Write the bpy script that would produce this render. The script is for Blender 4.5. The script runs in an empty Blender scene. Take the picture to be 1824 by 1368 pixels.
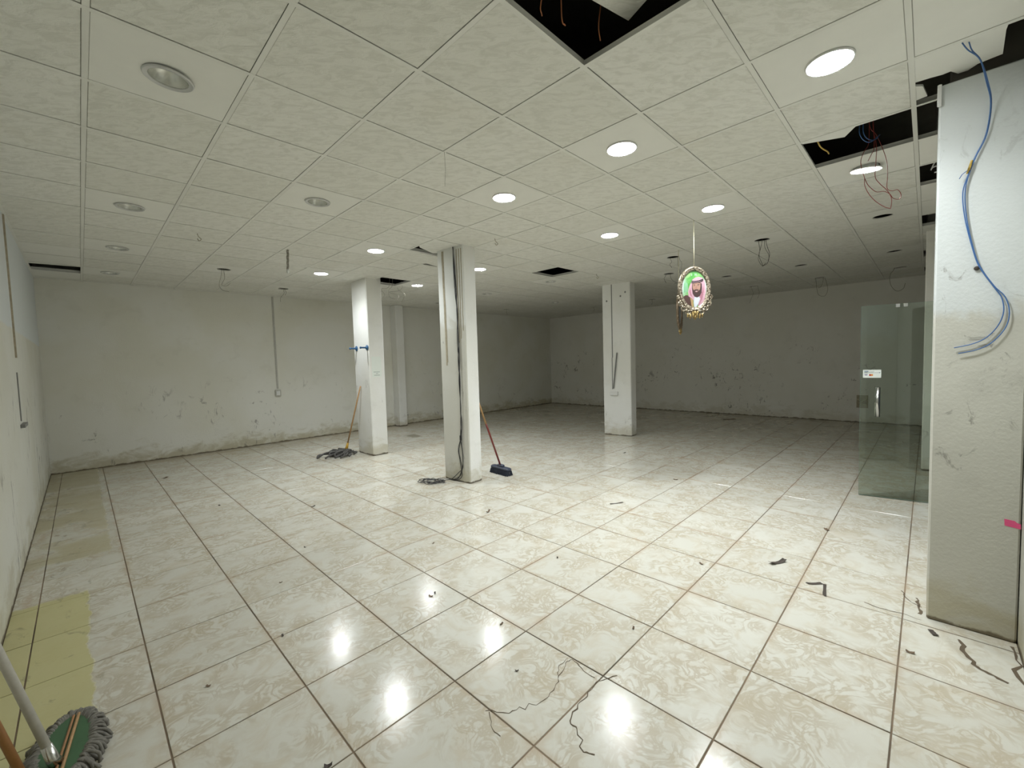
import bpy, math, random
from mathutils import Vector, Matrix

# ------------------------------------------------------------------ scene
scene = bpy.context.scene
col = scene.collection
random.seed(7)

# ------------------------------------------------------------------ camera
CAM_H = 1.594
R_ = Vector((0.700, -0.713, -0.029)).normalized()
D_ = Vector((0.712, 0.700, -0.0545)).normalized()
U_ = R_.cross(D_).normalized()
R_ = D_.cross(U_).normalized()
cam_data = bpy.data.cameras.new('camera')
cam_data.sensor_width = 36.0
cam_data.sensor_fit = 'HORIZONTAL'
cam_data.lens = 36.0 * 754.2 / 1824.0
cam_data.clip_start = 0.02
cam = bpy.data.objects.new('camera', cam_data)
col.objects.link(cam)
CAM = Vector((0.0, 0.0, CAM_H))
cam.matrix_world = Matrix(((R_.x, U_.x, -D_.x, 0.0), (R_.y, U_.y, -D_.y, 0.0),
                           (R_.z, U_.z, -D_.z, CAM_H), (0, 0, 0, 1)))
scene.camera = cam

# ------------------------------------------------------------------ world / exposure
world = bpy.data.worlds.new('world')
scene.world = world
world.use_nodes = True
world.node_tree.nodes['Background'].inputs['Color'].default_value = (0.55, 0.62, 0.75, 1)
world.node_tree.nodes['Background'].inputs['Strength'].default_value = 0.05
scene.view_settings.view_transform = 'Standard'
scene.view_settings.look = 'None'
scene.view_settings.gamma = 1.0
scene.view_settings.use_curve_mapping = False
scene.view_settings.exposure = 0.17
LAMP = 620.0           # radiance of the recessed lenses
RIM = 300.0            # radiance of the glowing ring added around each lens to spread light
LAMP_COL = (0.95, 1.0, 1.02)

# ------------------------------------------------------------------ room numbers (metres)
ZC = 3.088                      # underside of the ceiling grid
XL, XR = -0.42, 12.10           # left wall, right wall
YF, YB = -0.37, 9.87            # shop front wall, back wall
CX, CY, CP = 1.304, 1.889, 0.6  # ceiling grid origin, pitch
FX, FY, FPX, FPY = 1.2235, 1.6656, 0.526, 0.5281   # floor grid
ZS = 3.62                       # concrete slab above


def G(i, j):
    return CX + CP * i, CY + CP * j


# ------------------------------------------------------------------ material helpers
class NT:
    def __init__(self, name):
        self.m = bpy.data.materials.new(name)
        self.m.use_nodes = True
        self.t = self.m.node_tree
        self.b = self.t.nodes['Principled BSDF']
        self.out = self.t.nodes['Material Output']

    def n(self, typ, **kw):
        nd = self.t.nodes.new(typ)
        for k, v in kw.items():
            setattr(nd, k, v)
        return nd

    def link(self, a, b):
        self.t.links.new(a, b)

    def put(self, sock, v):
        if hasattr(v, 'links'):
            self.link(v, sock)
        else:
            sock.default_value = v

    def math(self, op, a, b=0.0, c=None, clamp=False):
        nd = self.n('ShaderNodeMath', operation=op, use_clamp=clamp)
        self.put(nd.inputs[0], a)
        self.put(nd.inputs[1], b)
        if c is not None:
            self.put(nd.inputs[2], c)
        return nd.outputs[0]

    def mix(self, fac, a, b):
        nd = self.n('ShaderNodeMix', data_type='RGBA')
        self.put(nd.inputs[0], fac)
        self.put(nd.inputs[6], a if hasattr(a, 'links') else (*a, 1))
        self.put(nd.inputs[7], b if hasattr(b, 'links') else (*b, 1))
        return nd.outputs[2]

    def smooth(self, v, lo, hi, flo=0.0, fhi=1.0):
        nd = self.n('ShaderNodeMapRange', interpolation_type='SMOOTHSTEP')
        self.put(nd.inputs[0], v)
        nd.inputs[1].default_value = lo
        nd.inputs[2].default_value = hi
        nd.inputs[3].default_value = flo
        nd.inputs[4].default_value = fhi
        return nd.outputs[0]

    def noise(self, vec, scale, detail=3.0, rough=0.55, dist=0.0):
        nd = self.n('ShaderNodeTexNoise')
        if vec is not None:
            self.link(vec, nd.inputs['Vector'])
        nd.inputs['Scale'].default_value = scale
        nd.inputs['Detail'].default_value = detail
        nd.inputs['Roughness'].default_value = rough
        nd.inputs['Distortion'].default_value = dist
        return nd.outputs[0]

    def pos(self):
        return self.n('ShaderNodeNewGeometry').outputs['Position']

    def xyz(self, v):
        nd = self.n('ShaderNodeSeparateXYZ')
        self.link(v, nd.inputs[0])
        return nd.outputs

    def scale(self, v, s):
        nd = self.n('ShaderNodeVectorMath', operation='MULTIPLY')
        self.link(v, nd.inputs[0])
        nd.inputs[1].default_value = s
        return nd.outputs[0]

    def bump(self, h, strength, dist=0.01):
        nd = self.n('ShaderNodeBump')
        self.link(h, nd.inputs['Height'])
        nd.inputs['Strength'].default_value = strength
        nd.inputs['Distance'].default_value = dist
        self.link(nd.outputs[0], self.b.inputs['Normal'])


def plain(name, colr, rough=0.5, metal=0.0, var=0.12, vscale=25.0, bump=0.0):
    k = NT(name)
    p = k.pos()
    f = k.noise(p, vscale, 3.0)
    k.link(k.mix(f, tuple(c * (1 - var) for c in colr), tuple(min(1, c * (1 + var)) for c in colr)),
           k.b.inputs['Base Color'])
    k.b.inputs['Roughness'].default_value = rough
    k.b.inputs['Metallic'].default_value = metal
    if bump:
        k.bump(f, bump, 0.005)
    return k.m


def paint(name, base, warm, dirt=0.35, scuff=0.6, scuff_top=1.6, upper=None, upper_z=2.03, patch=0.45, edge=0.05, thr=0.60, vst=0.45):
    """old emulsion on plaster: blotchy, stained at the foot, scuffed at hand height"""
    k = NT(name)
    p = k.pos()
    x, y, z = k.xyz(p)
    big = k.noise(p, 0.9, 3.0, 0.5, 0.4)
    c = k.mix(k.smooth(big, 0.35, 0.68, 0.0, patch * 1.6), base, warm)
    mid = k.noise(p, 4.0, 4.0, 0.6, 0.3)
    c = k.mix(k.smooth(mid, 0.55, 0.75, 0.0, 0.22), c, tuple(b * 0.82 for b in warm))
    if upper:
        e = k.math('ADD', z, k.math('MULTIPLY', k.math('SUBTRACT', mid, 0.5), edge))
        c = k.mix(k.smooth(e, upper_z - 0.012 - edge * 0.1, upper_z + 0.012 + edge * 0.1), c, upper)
    # rising damp and mop marks at the foot
    n2 = k.noise(k.scale(p, (1.6, 1.6, 3.0)), 2.2, 5.0, 0.65, 0.6)
    foot = k.math('ADD', z, k.math('MULTIPLY', k.math('SUBTRACT', 0.5, n2), 0.9))
    c = k.mix(k.smooth(foot, 0.30, 0.0, 0.0, dirt), c, (0.40, 0.345, 0.18))
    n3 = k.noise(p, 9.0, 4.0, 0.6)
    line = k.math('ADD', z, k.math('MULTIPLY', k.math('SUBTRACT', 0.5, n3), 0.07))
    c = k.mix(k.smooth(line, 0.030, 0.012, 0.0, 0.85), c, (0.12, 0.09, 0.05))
    # scuffs: small smeared dark marks
    s1 = k.noise(k.scale(p, (1.0, 1.0, vst)), 7.0, 6.0, 0.7, 1.2)
    s2 = k.noise(p, 1.3, 2.0)
    hz = k.smooth(z, scuff_top + 0.3, scuff_top - 0.5)
    sm = k.math('MULTIPLY', k.math('MULTIPLY', k.smooth(s1, thr, thr + 0.08), k.smooth(s2, 0.46, 0.6)), hz)
    c = k.mix(k.math('MULTIPLY', sm, scuff), c, (0.16, 0.145, 0.12))
    k.link(c, k.b.inputs['Base Color'])
    k.b.inputs['Roughness'].default_value = 0.62
    k.b.inputs['Specular IOR Level'].default_value = 0.3
    k.bump(k.math('ADD', k.noise(p, 55.0, 3.0), k.math('MULTIPLY', mid, 1.5)), 0.25, 0.006)
    return k.m


M = {}
M['wall_back'] = paint('paint_back_wall', (0.84, 0.835, 0.775), (0.78, 0.765, 0.66), 0.6, 0.55, 1.3, thr=0.585)
M['wall_left'] = paint('paint_left_wall', (0.77, 0.77, 0.71), (0.70, 0.69, 0.60), 0.4, 0.9, 1.5,
                       upper=(0.74, 0.78, 0.79), thr=0.565, vst=0.25)  # bluer tone on the upper part
M['wall_right'] = paint('paint_right_wall', (0.86, 0.845, 0.795), (0.82, 0.80, 0.725), 0.3, 0.7, 1.9, thr=0.575, vst=0.8)
M['wall_front'] = paint('paint_front_wall', (0.55, 0.55, 0.50), (0.5, 0.49, 0.42), 0.5, 0.5, 1.3)
M['col'] = paint('paint_column', (0.87, 0.87, 0.845), (0.80, 0.79, 0.73), 0.45, 0.45, 1.5)
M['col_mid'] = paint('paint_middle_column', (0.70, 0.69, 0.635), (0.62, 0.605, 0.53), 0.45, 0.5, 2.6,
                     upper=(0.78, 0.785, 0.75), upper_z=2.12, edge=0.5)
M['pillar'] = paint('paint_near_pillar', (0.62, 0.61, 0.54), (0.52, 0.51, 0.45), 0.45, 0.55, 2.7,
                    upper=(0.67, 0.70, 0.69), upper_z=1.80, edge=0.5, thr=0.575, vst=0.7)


def floor_tile_mat():
    k = NT('marbled_ceramic')
    p = k.pos()
    x, y, z = k.xyz(p)
    gx = k.math('DIVIDE', k.math('SUBTRACT', x, FX), FPX)
    gy = k.math('DIVIDE', k.math('SUBTRACT', y, FY), FPY)
    cell = k.n('ShaderNodeCombineXYZ')
    k.link(k.math('FLOOR', gx), cell.inputs[0])
    k.link(k.math('FLOOR', gy), cell.inputs[1])
    wn = k.n('ShaderNodeTexWhiteNoise', noise_dimensions='3D')
    k.link(cell.outputs[0], wn.inputs['Vector'])
    add = k.n('ShaderNodeVectorMath', operation='MULTIPLY_ADD')
    k.link(wn.outputs['Color'], add.inputs[0])
    add.inputs[1].default_value = (37.0, 37.0, 37.0)
    k.link(p, add.inputs[2])
    v = add.outputs[0]
    # curled veins
    n1 = k.noise(v, 9.0, 3.5, 0.58, 1.7)
    vein = k.smooth(k.math('ABSOLUTE', k.math('SUBTRACT', n1, 0.5)), 0.115, 0.01)
    n2 = k.noise(v, 4.2, 2.0, 0.5, 0.5)
    vein = k.math('MULTIPLY', vein, k.smooth(n2, 0.34, 0.58))
    cloud = k.smooth(k.noise(v, 6.0, 4.0, 0.6, 1.0), 0.45, 0.72)
    base = k.mix(wn.outputs['Value'], (0.60, 0.585, 0.515), (0.66, 0.645, 0.575))
    c = k.mix(k.math('MULTIPLY', cloud, 0.58), base, (0.54, 0.475, 0.36))
    c = k.mix(k.math('MULTIPLY', vein, 0.58), c, (0.43, 0.36, 0.25))
    # traffic dirt: broad, world space
    d1 = k.noise(p, 0.8, 5.0, 0.65, 0.6)
    c = k.mix(k.smooth(d1, 0.5, 0.8, 0.0, 0.35), c, (0.46, 0.42, 0.32))
    sp = k.smooth(k.noise(p, 30.0, 4.0, 0.7), 0.71, 0.76)
    c = k.mix(k.math('MULTIPLY', sp, 0.55), c, (0.22, 0.18, 0.13))
    # brown bleed beside the joints
    ex = k.math('MINIMUM', k.math('FRACT', gx), k.math('SUBTRACT', 1.0, k.math('FRACT', gx)))
    ey = k.math('MINIMUM', k.math('FRACT', gy), k.math('SUBTRACT', 1.0, k.math('FRACT', gy)))
    ed = k.math('MINIMUM', ex, ey)
    bleed = k.math('MULTIPLY', k.smooth(ed, 0.075, 0.0), k.smooth(k.noise(p, 3.0, 3.0), 0.42, 0.7))
    c = k.mix(k.math('MULTIPLY', bleed, 0.6), c, (0.46, 0.35, 0.24))
    # browner towards the back wall and far right wall
    gb = k.math('MULTIPLY', k.smooth(y, YB - 1.0, YB), 0.55)
    gr = k.math('MULTIPLY', k.smooth(x, 8.0, 12.0), 0.45)
    gm = k.math('MULTIPLY', k.math('MAXIMUM', gb, gr), k.smooth(k.noise(p, 2.0, 4.0, 0.6), 0.3, 0.6))
    c = k.mix(gm, c, (0.42, 0.35, 0.25))
    # old adhesive left by removed shelving along the left wall
    wob = k.math('MULTIPLY', k.math('SUBTRACT', k.noise(p, 6.0, 4.0, 0.6), 0.5), 0.10)
    xw = k.math('ADD', x, wob)
    yw = k.math('ADD', y, k.math('MULTIPLY', wob, 2.0))
    a1 = k.math('MULTIPLY', k.smooth(xw, -0.045, -0.06), k.smooth(yw, 4.42, 4.36))
    a2 = k.math('MULTIPLY', k.math('MULTIPLY', k.smooth(xw, 0.12, 0.09), k.smooth(yw, 5.15, 5.25)),
                k.smooth(k.noise(p, 1.4, 3.0), 0.32, 0.52))
    yel = k.mix(k.noise(p, 3.0, 4.0), (0.47, 0.44, 0.21), (0.56, 0.52, 0.27))
    c = k.mix(k.math('MULTIPLY', a1, 0.92), c, yel)
    c = k.mix(k.math('MULTIPLY', a2, 0.7), c, (0.42, 0.38, 0.23))
    smear = k.math('MULTIPLY', k.smooth(k.noise(k.scale(p, (2.0, 1.0, 1.0)), 5.0, 4.0, 0.6, 0.8), 0.6, 0.7), k.smooth(x, 0.1, -0.1))
    c = k.mix(k.math('MULTIPLY', smear, 0.55), c, (0.22, 0.19, 0.12))
    # dirty puddle mark behind the middle columns
    q = k.n('ShaderNodeVectorMath', operation='DISTANCE')
    k.link(k.scale(p, (1.6, 0.8, 0.0)), q.inputs[0])
    q.inputs[1].default_value = (5.08 * 1.6, 8.1 * 0.8, 0)
    pd = k.math('ADD', q.outputs['Value'], k.math('MULTIPLY', wob, 3.0))
    c = k.mix(k.smooth(pd, 0.26, 0.14, 0.0, 0.7), c, (0.22, 0.19, 0.12))
    k.link(c, k.b.inputs['Base Color'])
    r = k.math('ADD', 0.15, k.math('MULTIPLY', k.smooth(d1, 0.35, 0.8), 0.07))
    r = k.math('ADD', r, k.math('MULTIPLY', k.math('MAXIMUM', a1, k.math('MULTIPLY', a2, 0.6)), 0.5))
    r = k.math('ADD', r, k.math('MULTIPLY', k.smooth(x, 6.0, 10.0), 0.10))
    k.link(r, k.b.inputs['Roughness'])
    k.b.inputs['Specular IOR Level'].default_value = 0.5
    k.bump(k.math('ADD', k.noise(p, 18.0, 2.0), k.math('MULTIPLY', k.noise(p, 160.0, 2.0), 0.25)), 0.06, 0.004)
    return k.m


M['tile'] = floor_tile_mat()


def grout_mat():
    k = NT('dirty_grout')
    p = k.pos()
    n = k.noise(p, 1.5, 4.0)
    k.link(k.mix(k.smooth(n, 0.35, 0.65), (0.10, 0.075, 0.05), (0.26, 0.19, 0.125)), k.b.inputs['Base Color'])
    k.b.inputs['Roughness'].default_value = 0.9
    return k.m


M['grout'] = grout_mat()


def ceiling_tile_mat():
    k = NT('fissured_gypsum')
    p = k.pos()
    q = k.scale(p, (1.0, 1.0, 0.0))
    rot = k.n('ShaderNodeVectorRotate', rotation_type='Z_AXIS')
    k.link(q, rot.inputs['Vector'])
    rot.inputs['Angle'].default_value = math.radians(45)
    st = k.scale(rot.outputs[0], (0.42, 1.0, 1.0))
    n = k.noise(st, 24.0, 4.0, 0.62, 1.0)
    x, y, z = k.xyz(p)
    cell = k.n('ShaderNodeCombineXYZ')
    k.link(k.math('FLOOR', k.math('DIVIDE', k.math('SUBTRACT', x, CX), CP)), cell.inputs[0])
    k.link(k.math('FLOOR', k.math('DIVIDE', k.math('SUBTRACT', y, CY), CP)), cell.inputs[1])
    wn = k.n('ShaderNodeTexWhiteNoise', noise_dimensions='3D')
    k.link(cell.outputs[0], wn.inputs['Vector'])
    c = k.mix(wn.outputs['Value'], (0.80, 0.795, 0.725), (0.85, 0.845, 0.785))
    c = k.mix(k.smooth(n, 0.58, 0.36, 0.0, 0.42), c, (0.60, 0.595, 0.52))
    c = k.mix(k.smooth(k.noise(p, 1.2, 3.0), 0.55, 0.8, 0.0, 0.25), c, (0.66, 0.62, 0.50))
    k.link(c, k.b.inputs['Base Color'])
    k.b.inputs['Roughness'].default_value = 0.8
    k.bump(n, 0.8, 0.012)
    return k.m


M['ctile'] = ceiling_tile_mat()
M['ctile_smooth'] = plain('smooth_gypsum', (0.83, 0.825, 0.765), 0.75, 0, 0.04, 8.0)
M['bar'] = plain('painted_steel_grid', (0.80, 0.795, 0.735), 0.5, 0, 0.10, 2.0)
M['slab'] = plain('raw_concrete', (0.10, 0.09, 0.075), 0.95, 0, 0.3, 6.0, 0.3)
M['white_trim'] = plain('white_lacquer', (0.80, 0.80, 0.78), 0.35, 0, 0.03)
M['grey_trim'] = plain('grey_lacquer', (0.62, 0.62, 0.60), 0.35, 0, 0.05)
M['reflector'] = plain('bright_reflector', (0.88, 0.88, 0.86), 0.25, 0.0, 0.02)
M['reflector_off'] = plain('dull_reflector', (0.78, 0.78, 0.73), 0.26, 0.65, 0.05)
M['led_off'] = plain('yellow_phosphor', (0.72, 0.62, 0.25), 0.4)
M['lens_off'] = plain('frosted_lens', (0.70, 0.72, 0.68), 0.3)
M['black_cable'] = plain('black_cable_sheath', (0.025, 0.025, 0.025), 0.45)
M['dark_wire'] = plain('dark_wire_sheath', (0.06, 0.055, 0.045), 0.5)
M['grey_wire'] = plain('grey_wire_sheath', (0.30, 0.28, 0.23), 0.5)
M['blue_wire'] = plain('blue_wire_sheath', (0.06, 0.15, 0.36), 0.4)
M['red_wire'] = plain('red_wire_sheath', (0.30, 0.05, 0.04), 0.45)
M['copper'] = plain('orange_wire_sheath', (0.42, 0.15, 0.06), 0.45)
M['yellow_tape'] = plain('yellow_tape', (0.70, 0.48, 0.12), 0.5)
M['cord'] = plain('white_cord', (0.72, 0.68, 0.48), 0.6)
M['wood'] = plain('bare_wood', (0.42, 0.25, 0.11), 0.55, 0, 0.25, 30.0)
M['wood_dark'] = plain('varnished_wood', (0.32, 0.15, 0.05), 0.45, 0, 0.25, 30.0)
M['red_paint'] = plain('dark_red_paint', (0.20, 0.03, 0.025), 0.35)
M['navy'] = plain('navy_plastic', (0.045, 0.055, 0.085), 0.45)
M['bristle'] = plain('dark_bristles', (0.03, 0.035, 0.05), 0.9)
M['rag'] = plain('grey_yarn', (0.105, 0.10, 0.095), 0.95, 0, 0.5, 40.0, 0.5)
M['rag_light'] = plain('light_grey_yarn', (0.20, 0.19, 0.165), 0.95, 0, 0.5, 60.0, 0.5)
M['yellow_plastic'] = plain('yellow_plastic', (0.62, 0.36, 0.05), 0.4)
M['pole_grey'] = plain('dusty_white_pole', (0.50, 0.48, 0.42), 0.6, 0, 0.2, 30.0)
M['green_board'] = plain('green_board', (0.05, 0.12, 0.055), 0.55, 0, 0.2, 12.0)
M['steel'] = plain('brushed_steel', (0.62, 0.62, 0.60), 0.22, 1.0, 0.05)
M['blue_plastic'] = plain('blue_plastic', (0.03, 0.11, 0.24), 0.4)
M['paper'] = plain('white_paper', (0.80, 0.84, 0.78), 0.7, 0, 0.02)
M['ink'] = plain('grey_ink', (0.28, 0.33, 0.29), 0.7)
M['pink'] = plain('pink_paper', (0.80, 0.10, 0.26), 0.6)
M['trunk'] = plain('dusty_plastic_trunking', (0.52, 0.51, 0.46), 0.5)
M['trunk_grey'] = plain('grey_plastic_trunking', (0.22, 0.22, 0.21), 0.5)
M['glue'] = plain('brown_glue', (0.42, 0.37, 0.27), 0.8, 0, 0.3, 30.0)
M['crack'] = plain('dark_crack', (0.12, 0.09, 0.058), 0.95)
M['scrap_dark'] = plain('dark_scrap', (0.055, 0.042, 0.032), 0.7)
M['scrap_brown'] = plain('brown_scrap', (0.15, 0.10, 0.06), 0.8)


def aged_metal(name, lo, hi, metal=0.7, rough=0.32):
    k = NT(name)
    tc = k.n('ShaderNodeTexCoord').outputs['Object']
    n = k.noise(tc, 55.0, 3.0, 0.6)
    k.link(k.mix(k.smooth(n, 0.38, 0.62), lo, hi), k.b.inputs['Base Color'])
    k.b.inputs['Metallic'].default_value = metal
    k.b.inputs['Roughness'].default_value = rough
    k.bump(n, 0.6, 0.004)
    return k.m


M['silver'] = aged_metal('aged_silver_resin', (0.10, 0.075, 0.05), (0.52, 0.45, 0.34))
M['gold'] = aged_metal('gilded_resin', (0.22, 0.14, 0.05), (0.62, 0.46, 0.20))
M['bronze'] = plain('bronze_resin', (0.20, 0.15, 0.10), 0.4, 0.6, 0.3, 60.0)


def emit_mat(name, power):
    k = NT(name)
    k.b.inputs['Base Color'].default_value = (0.9, 0.9, 0.9, 1)
    k.b.inputs['Emission Color'].default_value = (*LAMP_COL, 1)
    k.b.inputs['Emission Strength'].default_value = power
    return k.m


M['lit'] = emit_mat('lit_led_lens', LAMP)
M['lit_rim'] = emit_mat('added_rim_glow', RIM)


def glass_mat(name, tint, tint_only=False):
    k = NT(name)
    k.t.nodes.remove(k.b)
    tr = k.n('ShaderNodeBsdfTransparent')
    tr.inputs[0].default_value = (*tint, 1)
    gl = k.n('ShaderNodeBsdfGlossy')
    gl.inputs['Roughness'].default_value = 0.02
    gl.inputs['Color'].default_value = (0.95, 1.0, 0.97, 1)
    fr = k.n('ShaderNodeFresnel')
    fr.inputs[0].default_value = 1.5
    mx = k.n('ShaderNodeMixShader')
    k.link(fr.outputs[0], mx.inputs[0])
    k.link(tr.outputs[0], mx.inputs[1])
    k.link(gl.outputs[0], mx.inputs[2])
    k.link(mx.outputs[0], k.out.inputs[0])
    return k.m


M['glass'] = glass_mat('green_tinted_glass', (0.88, 0.93, 0.89))
M['glass_edge'] = plain('green_glass_edge', (0.16, 0.26, 0.21), 0.25)


# ------------------------------------------------------------------ geometry helpers
class MB:
    def __init__(self):
        self.v, self.f, self.mi = [], [], []

    def add(self, vs, fs, mi=0):
        o = len(self.v)
        self.v += [tuple(v) for v in vs]
        self.f += [tuple(o + a for a in f) for f in fs]
        self.mi += [mi] * len(fs)
        return self

    def box(self, lo, hi, mi=0, mat=None):
        x0, y0, z0 = lo
        x1, y1, z1 = hi
        vs = [(x0, y0, z0), (x1, y0, z0), (x1, y1, z0), (x0, y1, z0), (x0, y0, z1), (x1, y0, z1), (x1, y1, z1), (x0, y1, z1)]
        if mat is not None:
            vs = [mat @ Vector(v) for v in vs]
        return self.add(vs, [(0, 3, 2, 1), (4, 5, 6, 7), (0, 1, 5, 4), (1, 2, 6, 5), (2, 3, 7, 6), (3, 0, 4, 7)], mi)

    def cbox(self, lo, hi, c, mi=0, mat=None):
        """box with chamfered vertical and horizontal edges"""
        x0, y0, z0 = lo
        x1, y1, z1 = hi
        def ring(e, z):
            a, b, cc, d = x0 + e, y0 + e, x1 - e, y1 - e
            k = c
            return [(a + k, b, z), (cc - k, b, z), (cc, b + k, z), (cc, d - k, z), (cc - k, d, z), (a + k, d, z), (a, d - k, z), (a, b + k, z)]
        rs = [ring(c, z0), ring(0, z0 + c), ring(0, z1 - c), ring(c, z1)]
        vs = [p for r in rs for p in r]
        if mat is not None:
            vs = [mat @ Vector(v) for v in vs]
        fs = [tuple(range(7, -1, -1)), tuple(range(24, 32))]
        for r in range(3):
            for s in range(8):
                t = (s + 1) % 8
                fs.append((r * 8 + s, r * 8 + t, r * 8 + 8 + t, r * 8 + 8 + s))
        return self.add(vs, fs, mi)

    def tube(self, pts, rad, seg=6, mi=0, cap=True):
        pts = [Vector(p) for p in pts]
        n = len(pts)
        rads = rad if isinstance(rad, (list, tuple)) else [rad] * n
        up = None
        vs = []
        for i, p in enumerate(pts):
            t = (pts[min(i + 1, n - 1)] - pts[max(i - 1, 0)])
            if t.length < 1e-9:
                t = Vector((0, 0, 1))
            t.normalize()
            if up is None:
                up = Vector((0, 0, 1)) if abs(t.z) < 0.9 else Vector((1, 0, 0))
            up = (up - t * up.dot(t))
            if up.length < 1e-6:
                up = t.orthogonal()
            up.normalize()
            w = t.cross(up)
            for s in range(seg):
                a = 2 * math.pi * s / seg
                vs.append(p + (up * math.cos(a) + w * math.sin(a)) * rads[i])
        fs = []
        for i in range(n - 1):
            for s in range(seg):
                t = (s + 1) % seg
                fs.append((i * seg + s, i * seg + t, (i + 1) * seg + t, (i + 1) * seg + s))
        if cap:
            fs.append(tuple(range(seg - 1, -1, -1)))
            fs.append(tuple((n - 1) * seg + s for s in range(seg)))
        return self.add(vs, fs, mi)

    def lathe(self, prof, seg=32, mi=0, at=(0, 0, 0), axis=None):
        """prof: list of (r, z)"""
        vs = []
        for r, z in prof:
            for s in range(seg):
                a = 2 * math.pi * s / seg
                v = Vector((r * math.cos(a), r * math.sin(a), z))
                if axis is not None:
                    v = axis @ v
                vs.append(v + Vector(at))
        fs = []
        for i in range(len(prof) - 1):
            for s in range(seg):
                t = (s + 1) % seg
                fs.append((i * seg + s, i * seg + t, (i + 1) * seg + t, (i + 1) * seg + s))
        if prof[0][0] > 1e-6 and prof[0][0] < 0 or False:
            pass
        return self.add(vs, fs, mi)

    def disc(self, r, z, seg=32, mi=0, down=True, at=(0, 0, 0), sx=1.0):
        vs = [(at[0] + sx * r * math.cos(2 * math.pi * s / seg), at[1] + r * math.sin(2 * math.pi * s / seg), at[2] + z) for s in range(seg)]
        f = tuple(range(seg))
        return self.add(vs, [f[::-1] if down else f], mi)

    def prism(self, pts, z0, z1, mi=0, mat=None):
        n = len(pts)
        vs = [(x, y, z0) for x, y in pts] + [(x, y, z1) for x, y in pts]
        if mat is not None:
            vs = [mat @ Vector(v) for v in vs]
        fs = [tuple(range(n - 1, -1, -1)), tuple(range(n, 2 * n))]
        fs += [(i, (i + 1) % n, n + (i + 1) % n, n + i) for i in range(n)]
        return self.add(vs, fs, mi)

    def blob(self, c, r, mi=0, su=8, sv=6):
        c = Vector(c)
        vs, fs = [], []
        for i in range(sv + 1):
            th = math.pi * i / sv
            for j in range(su):
                ph = 2 * math.pi * j / su
                vs.append(c + Vector((r[0] * math.sin(th) * math.cos(ph), r[1] * math.sin(th) * math.sin(ph), r[2] * math.cos(th))))
        for i in range(sv):
            for j in range(su):
                k = (j + 1) % su
                fs.append((i * su + j, (i + 1) * su + j, (i + 1) * su + k, i * su + k))
        return self.add(vs, fs, mi)

    def mesh(self, name, mats, smooth=False):
        me = bpy.data.meshes.new(name)
        me.from_pydata(self.v, [], self.f)
        for m in (mats if isinstance(mats, (list, tuple)) else [mats]):
            me.materials.append(M[m] if isinstance(m, str) else m)
        for p, i in zip(me.polygons, self.mi):
            p.material_index = i
            p.use_smooth = smooth
        me.update()
        return me

    def build(self, name, mats, parent=None, smooth=False, loc=None):
        return obj(name, self.mesh(name, mats, smooth), parent, loc)


def obj(name, me, parent=None, loc=None):
    o = bpy.data.objects.new(name, me)
    col.objects.link(o)
    if parent is not None:
        o.parent = parent
    if loc is not None:
        o.location = loc
    return o


def tag(o, label, cat, group=None, kind=None):
    o['label'] = label
    o['category'] = cat
    if group:
        o['group'] = group
    if kind:
        o['kind'] = kind
    return o


def thing(name, label, cat, loc=(0, 0, 0), rz=0.0, group=None):
    o = bpy.data.objects.new(name, None)
    o.empty_display_size = 0.1
    col.objects.link(o)
    o.location = loc
    o.rotation_euler = (0, 0, rz)
    return tag(o, label, cat, group)


def spline(pts, sub=6):
    """Catmull-Rom through pts"""
    P = [Vector(p) for p in pts]
    P = [2 * P[0] - P[1]] + P + [2 * P[-1] - P[-2]]
    out = []
    for i in range(1, len(P) - 2):
        for s in range(sub):
            t = s / sub
            a, b, c, d = P[i - 1], P[i], P[i + 1], P[i + 2]
            out.append(0.5 * ((2 * b) + (c - a) * t + (2 * a - 5 * b + 4 * c - d) * t * t + (3 * b - a - 3 * c + d) * t ** 3))
    out.append(P[-2])
    return out


def pix(p):
    v = Vector(p) - CAM
    d = v.dot(D_)
    if d < 0.05:
        return None
    return 912 + 754.2 * v.dot(R_) / d, 684 - 754.2 * v.dot(U_) / d


def area_px(quad):
    q = [pix(p) for p in quad]
    if any(a is None for a in q):
        cx = sum(p[0] for p in quad) / 4
        cy = sum(p[1] for p in quad) / 4
        return 0.0
    cxx = sum(a[0] for a in q) / 4
    cyy = sum(a[1] for a in q) / 4
    q = [(min(1824, max(0, a)), min(1368, max(0, b))) for a, b in q]
    s = 0
    for i in range(4):
        a, b = q[i], q[(i + 1) % 4]
        s += a[0] * b[1] - b[0] * a[1]
    return abs(s) / 2


# ------------------------------------------------------------------ walls
def wall(name, lo, hi, mat, label):
    return tag(MB().box(lo, hi).build(name, mat), label, 'wall', kind='structure')


wall('wall_left', (XL - 0.2, YF - 0.2, -0.02), (XL, YB + 0.2, ZS), 'wall_left',
     'long scuffed white wall, grey below and pale blue above')
wall('wall_back', (XL, YB, -0.02), (XR + 0.2, YB + 0.2, ZS), 'wall_back',
     'stained off-white wall behind the two columns with a trunking and pilaster')
wall('wall_right', (XR, YF - 0.2, -0.02), (XR + 0.2, YB, ZS), 'wall_right',
     'far dim grey wall with scuff marks behind the hanging portrait')
wf = MB()
wf.box((XL, YF - 0.2, -0.02), (4.45, YF, ZS))
wf.box((6.12, YF - 0.2, -0.02), (XR, YF, ZS))
wf.box((4.45, YF - 0.2, 2.12), (6.12, YF, ZS))
tag(wf.build('wall_front', 'wall_front'), 'shop front wall with the entrance opening beside the grey pillar', 'wall', kind='structure')

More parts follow.
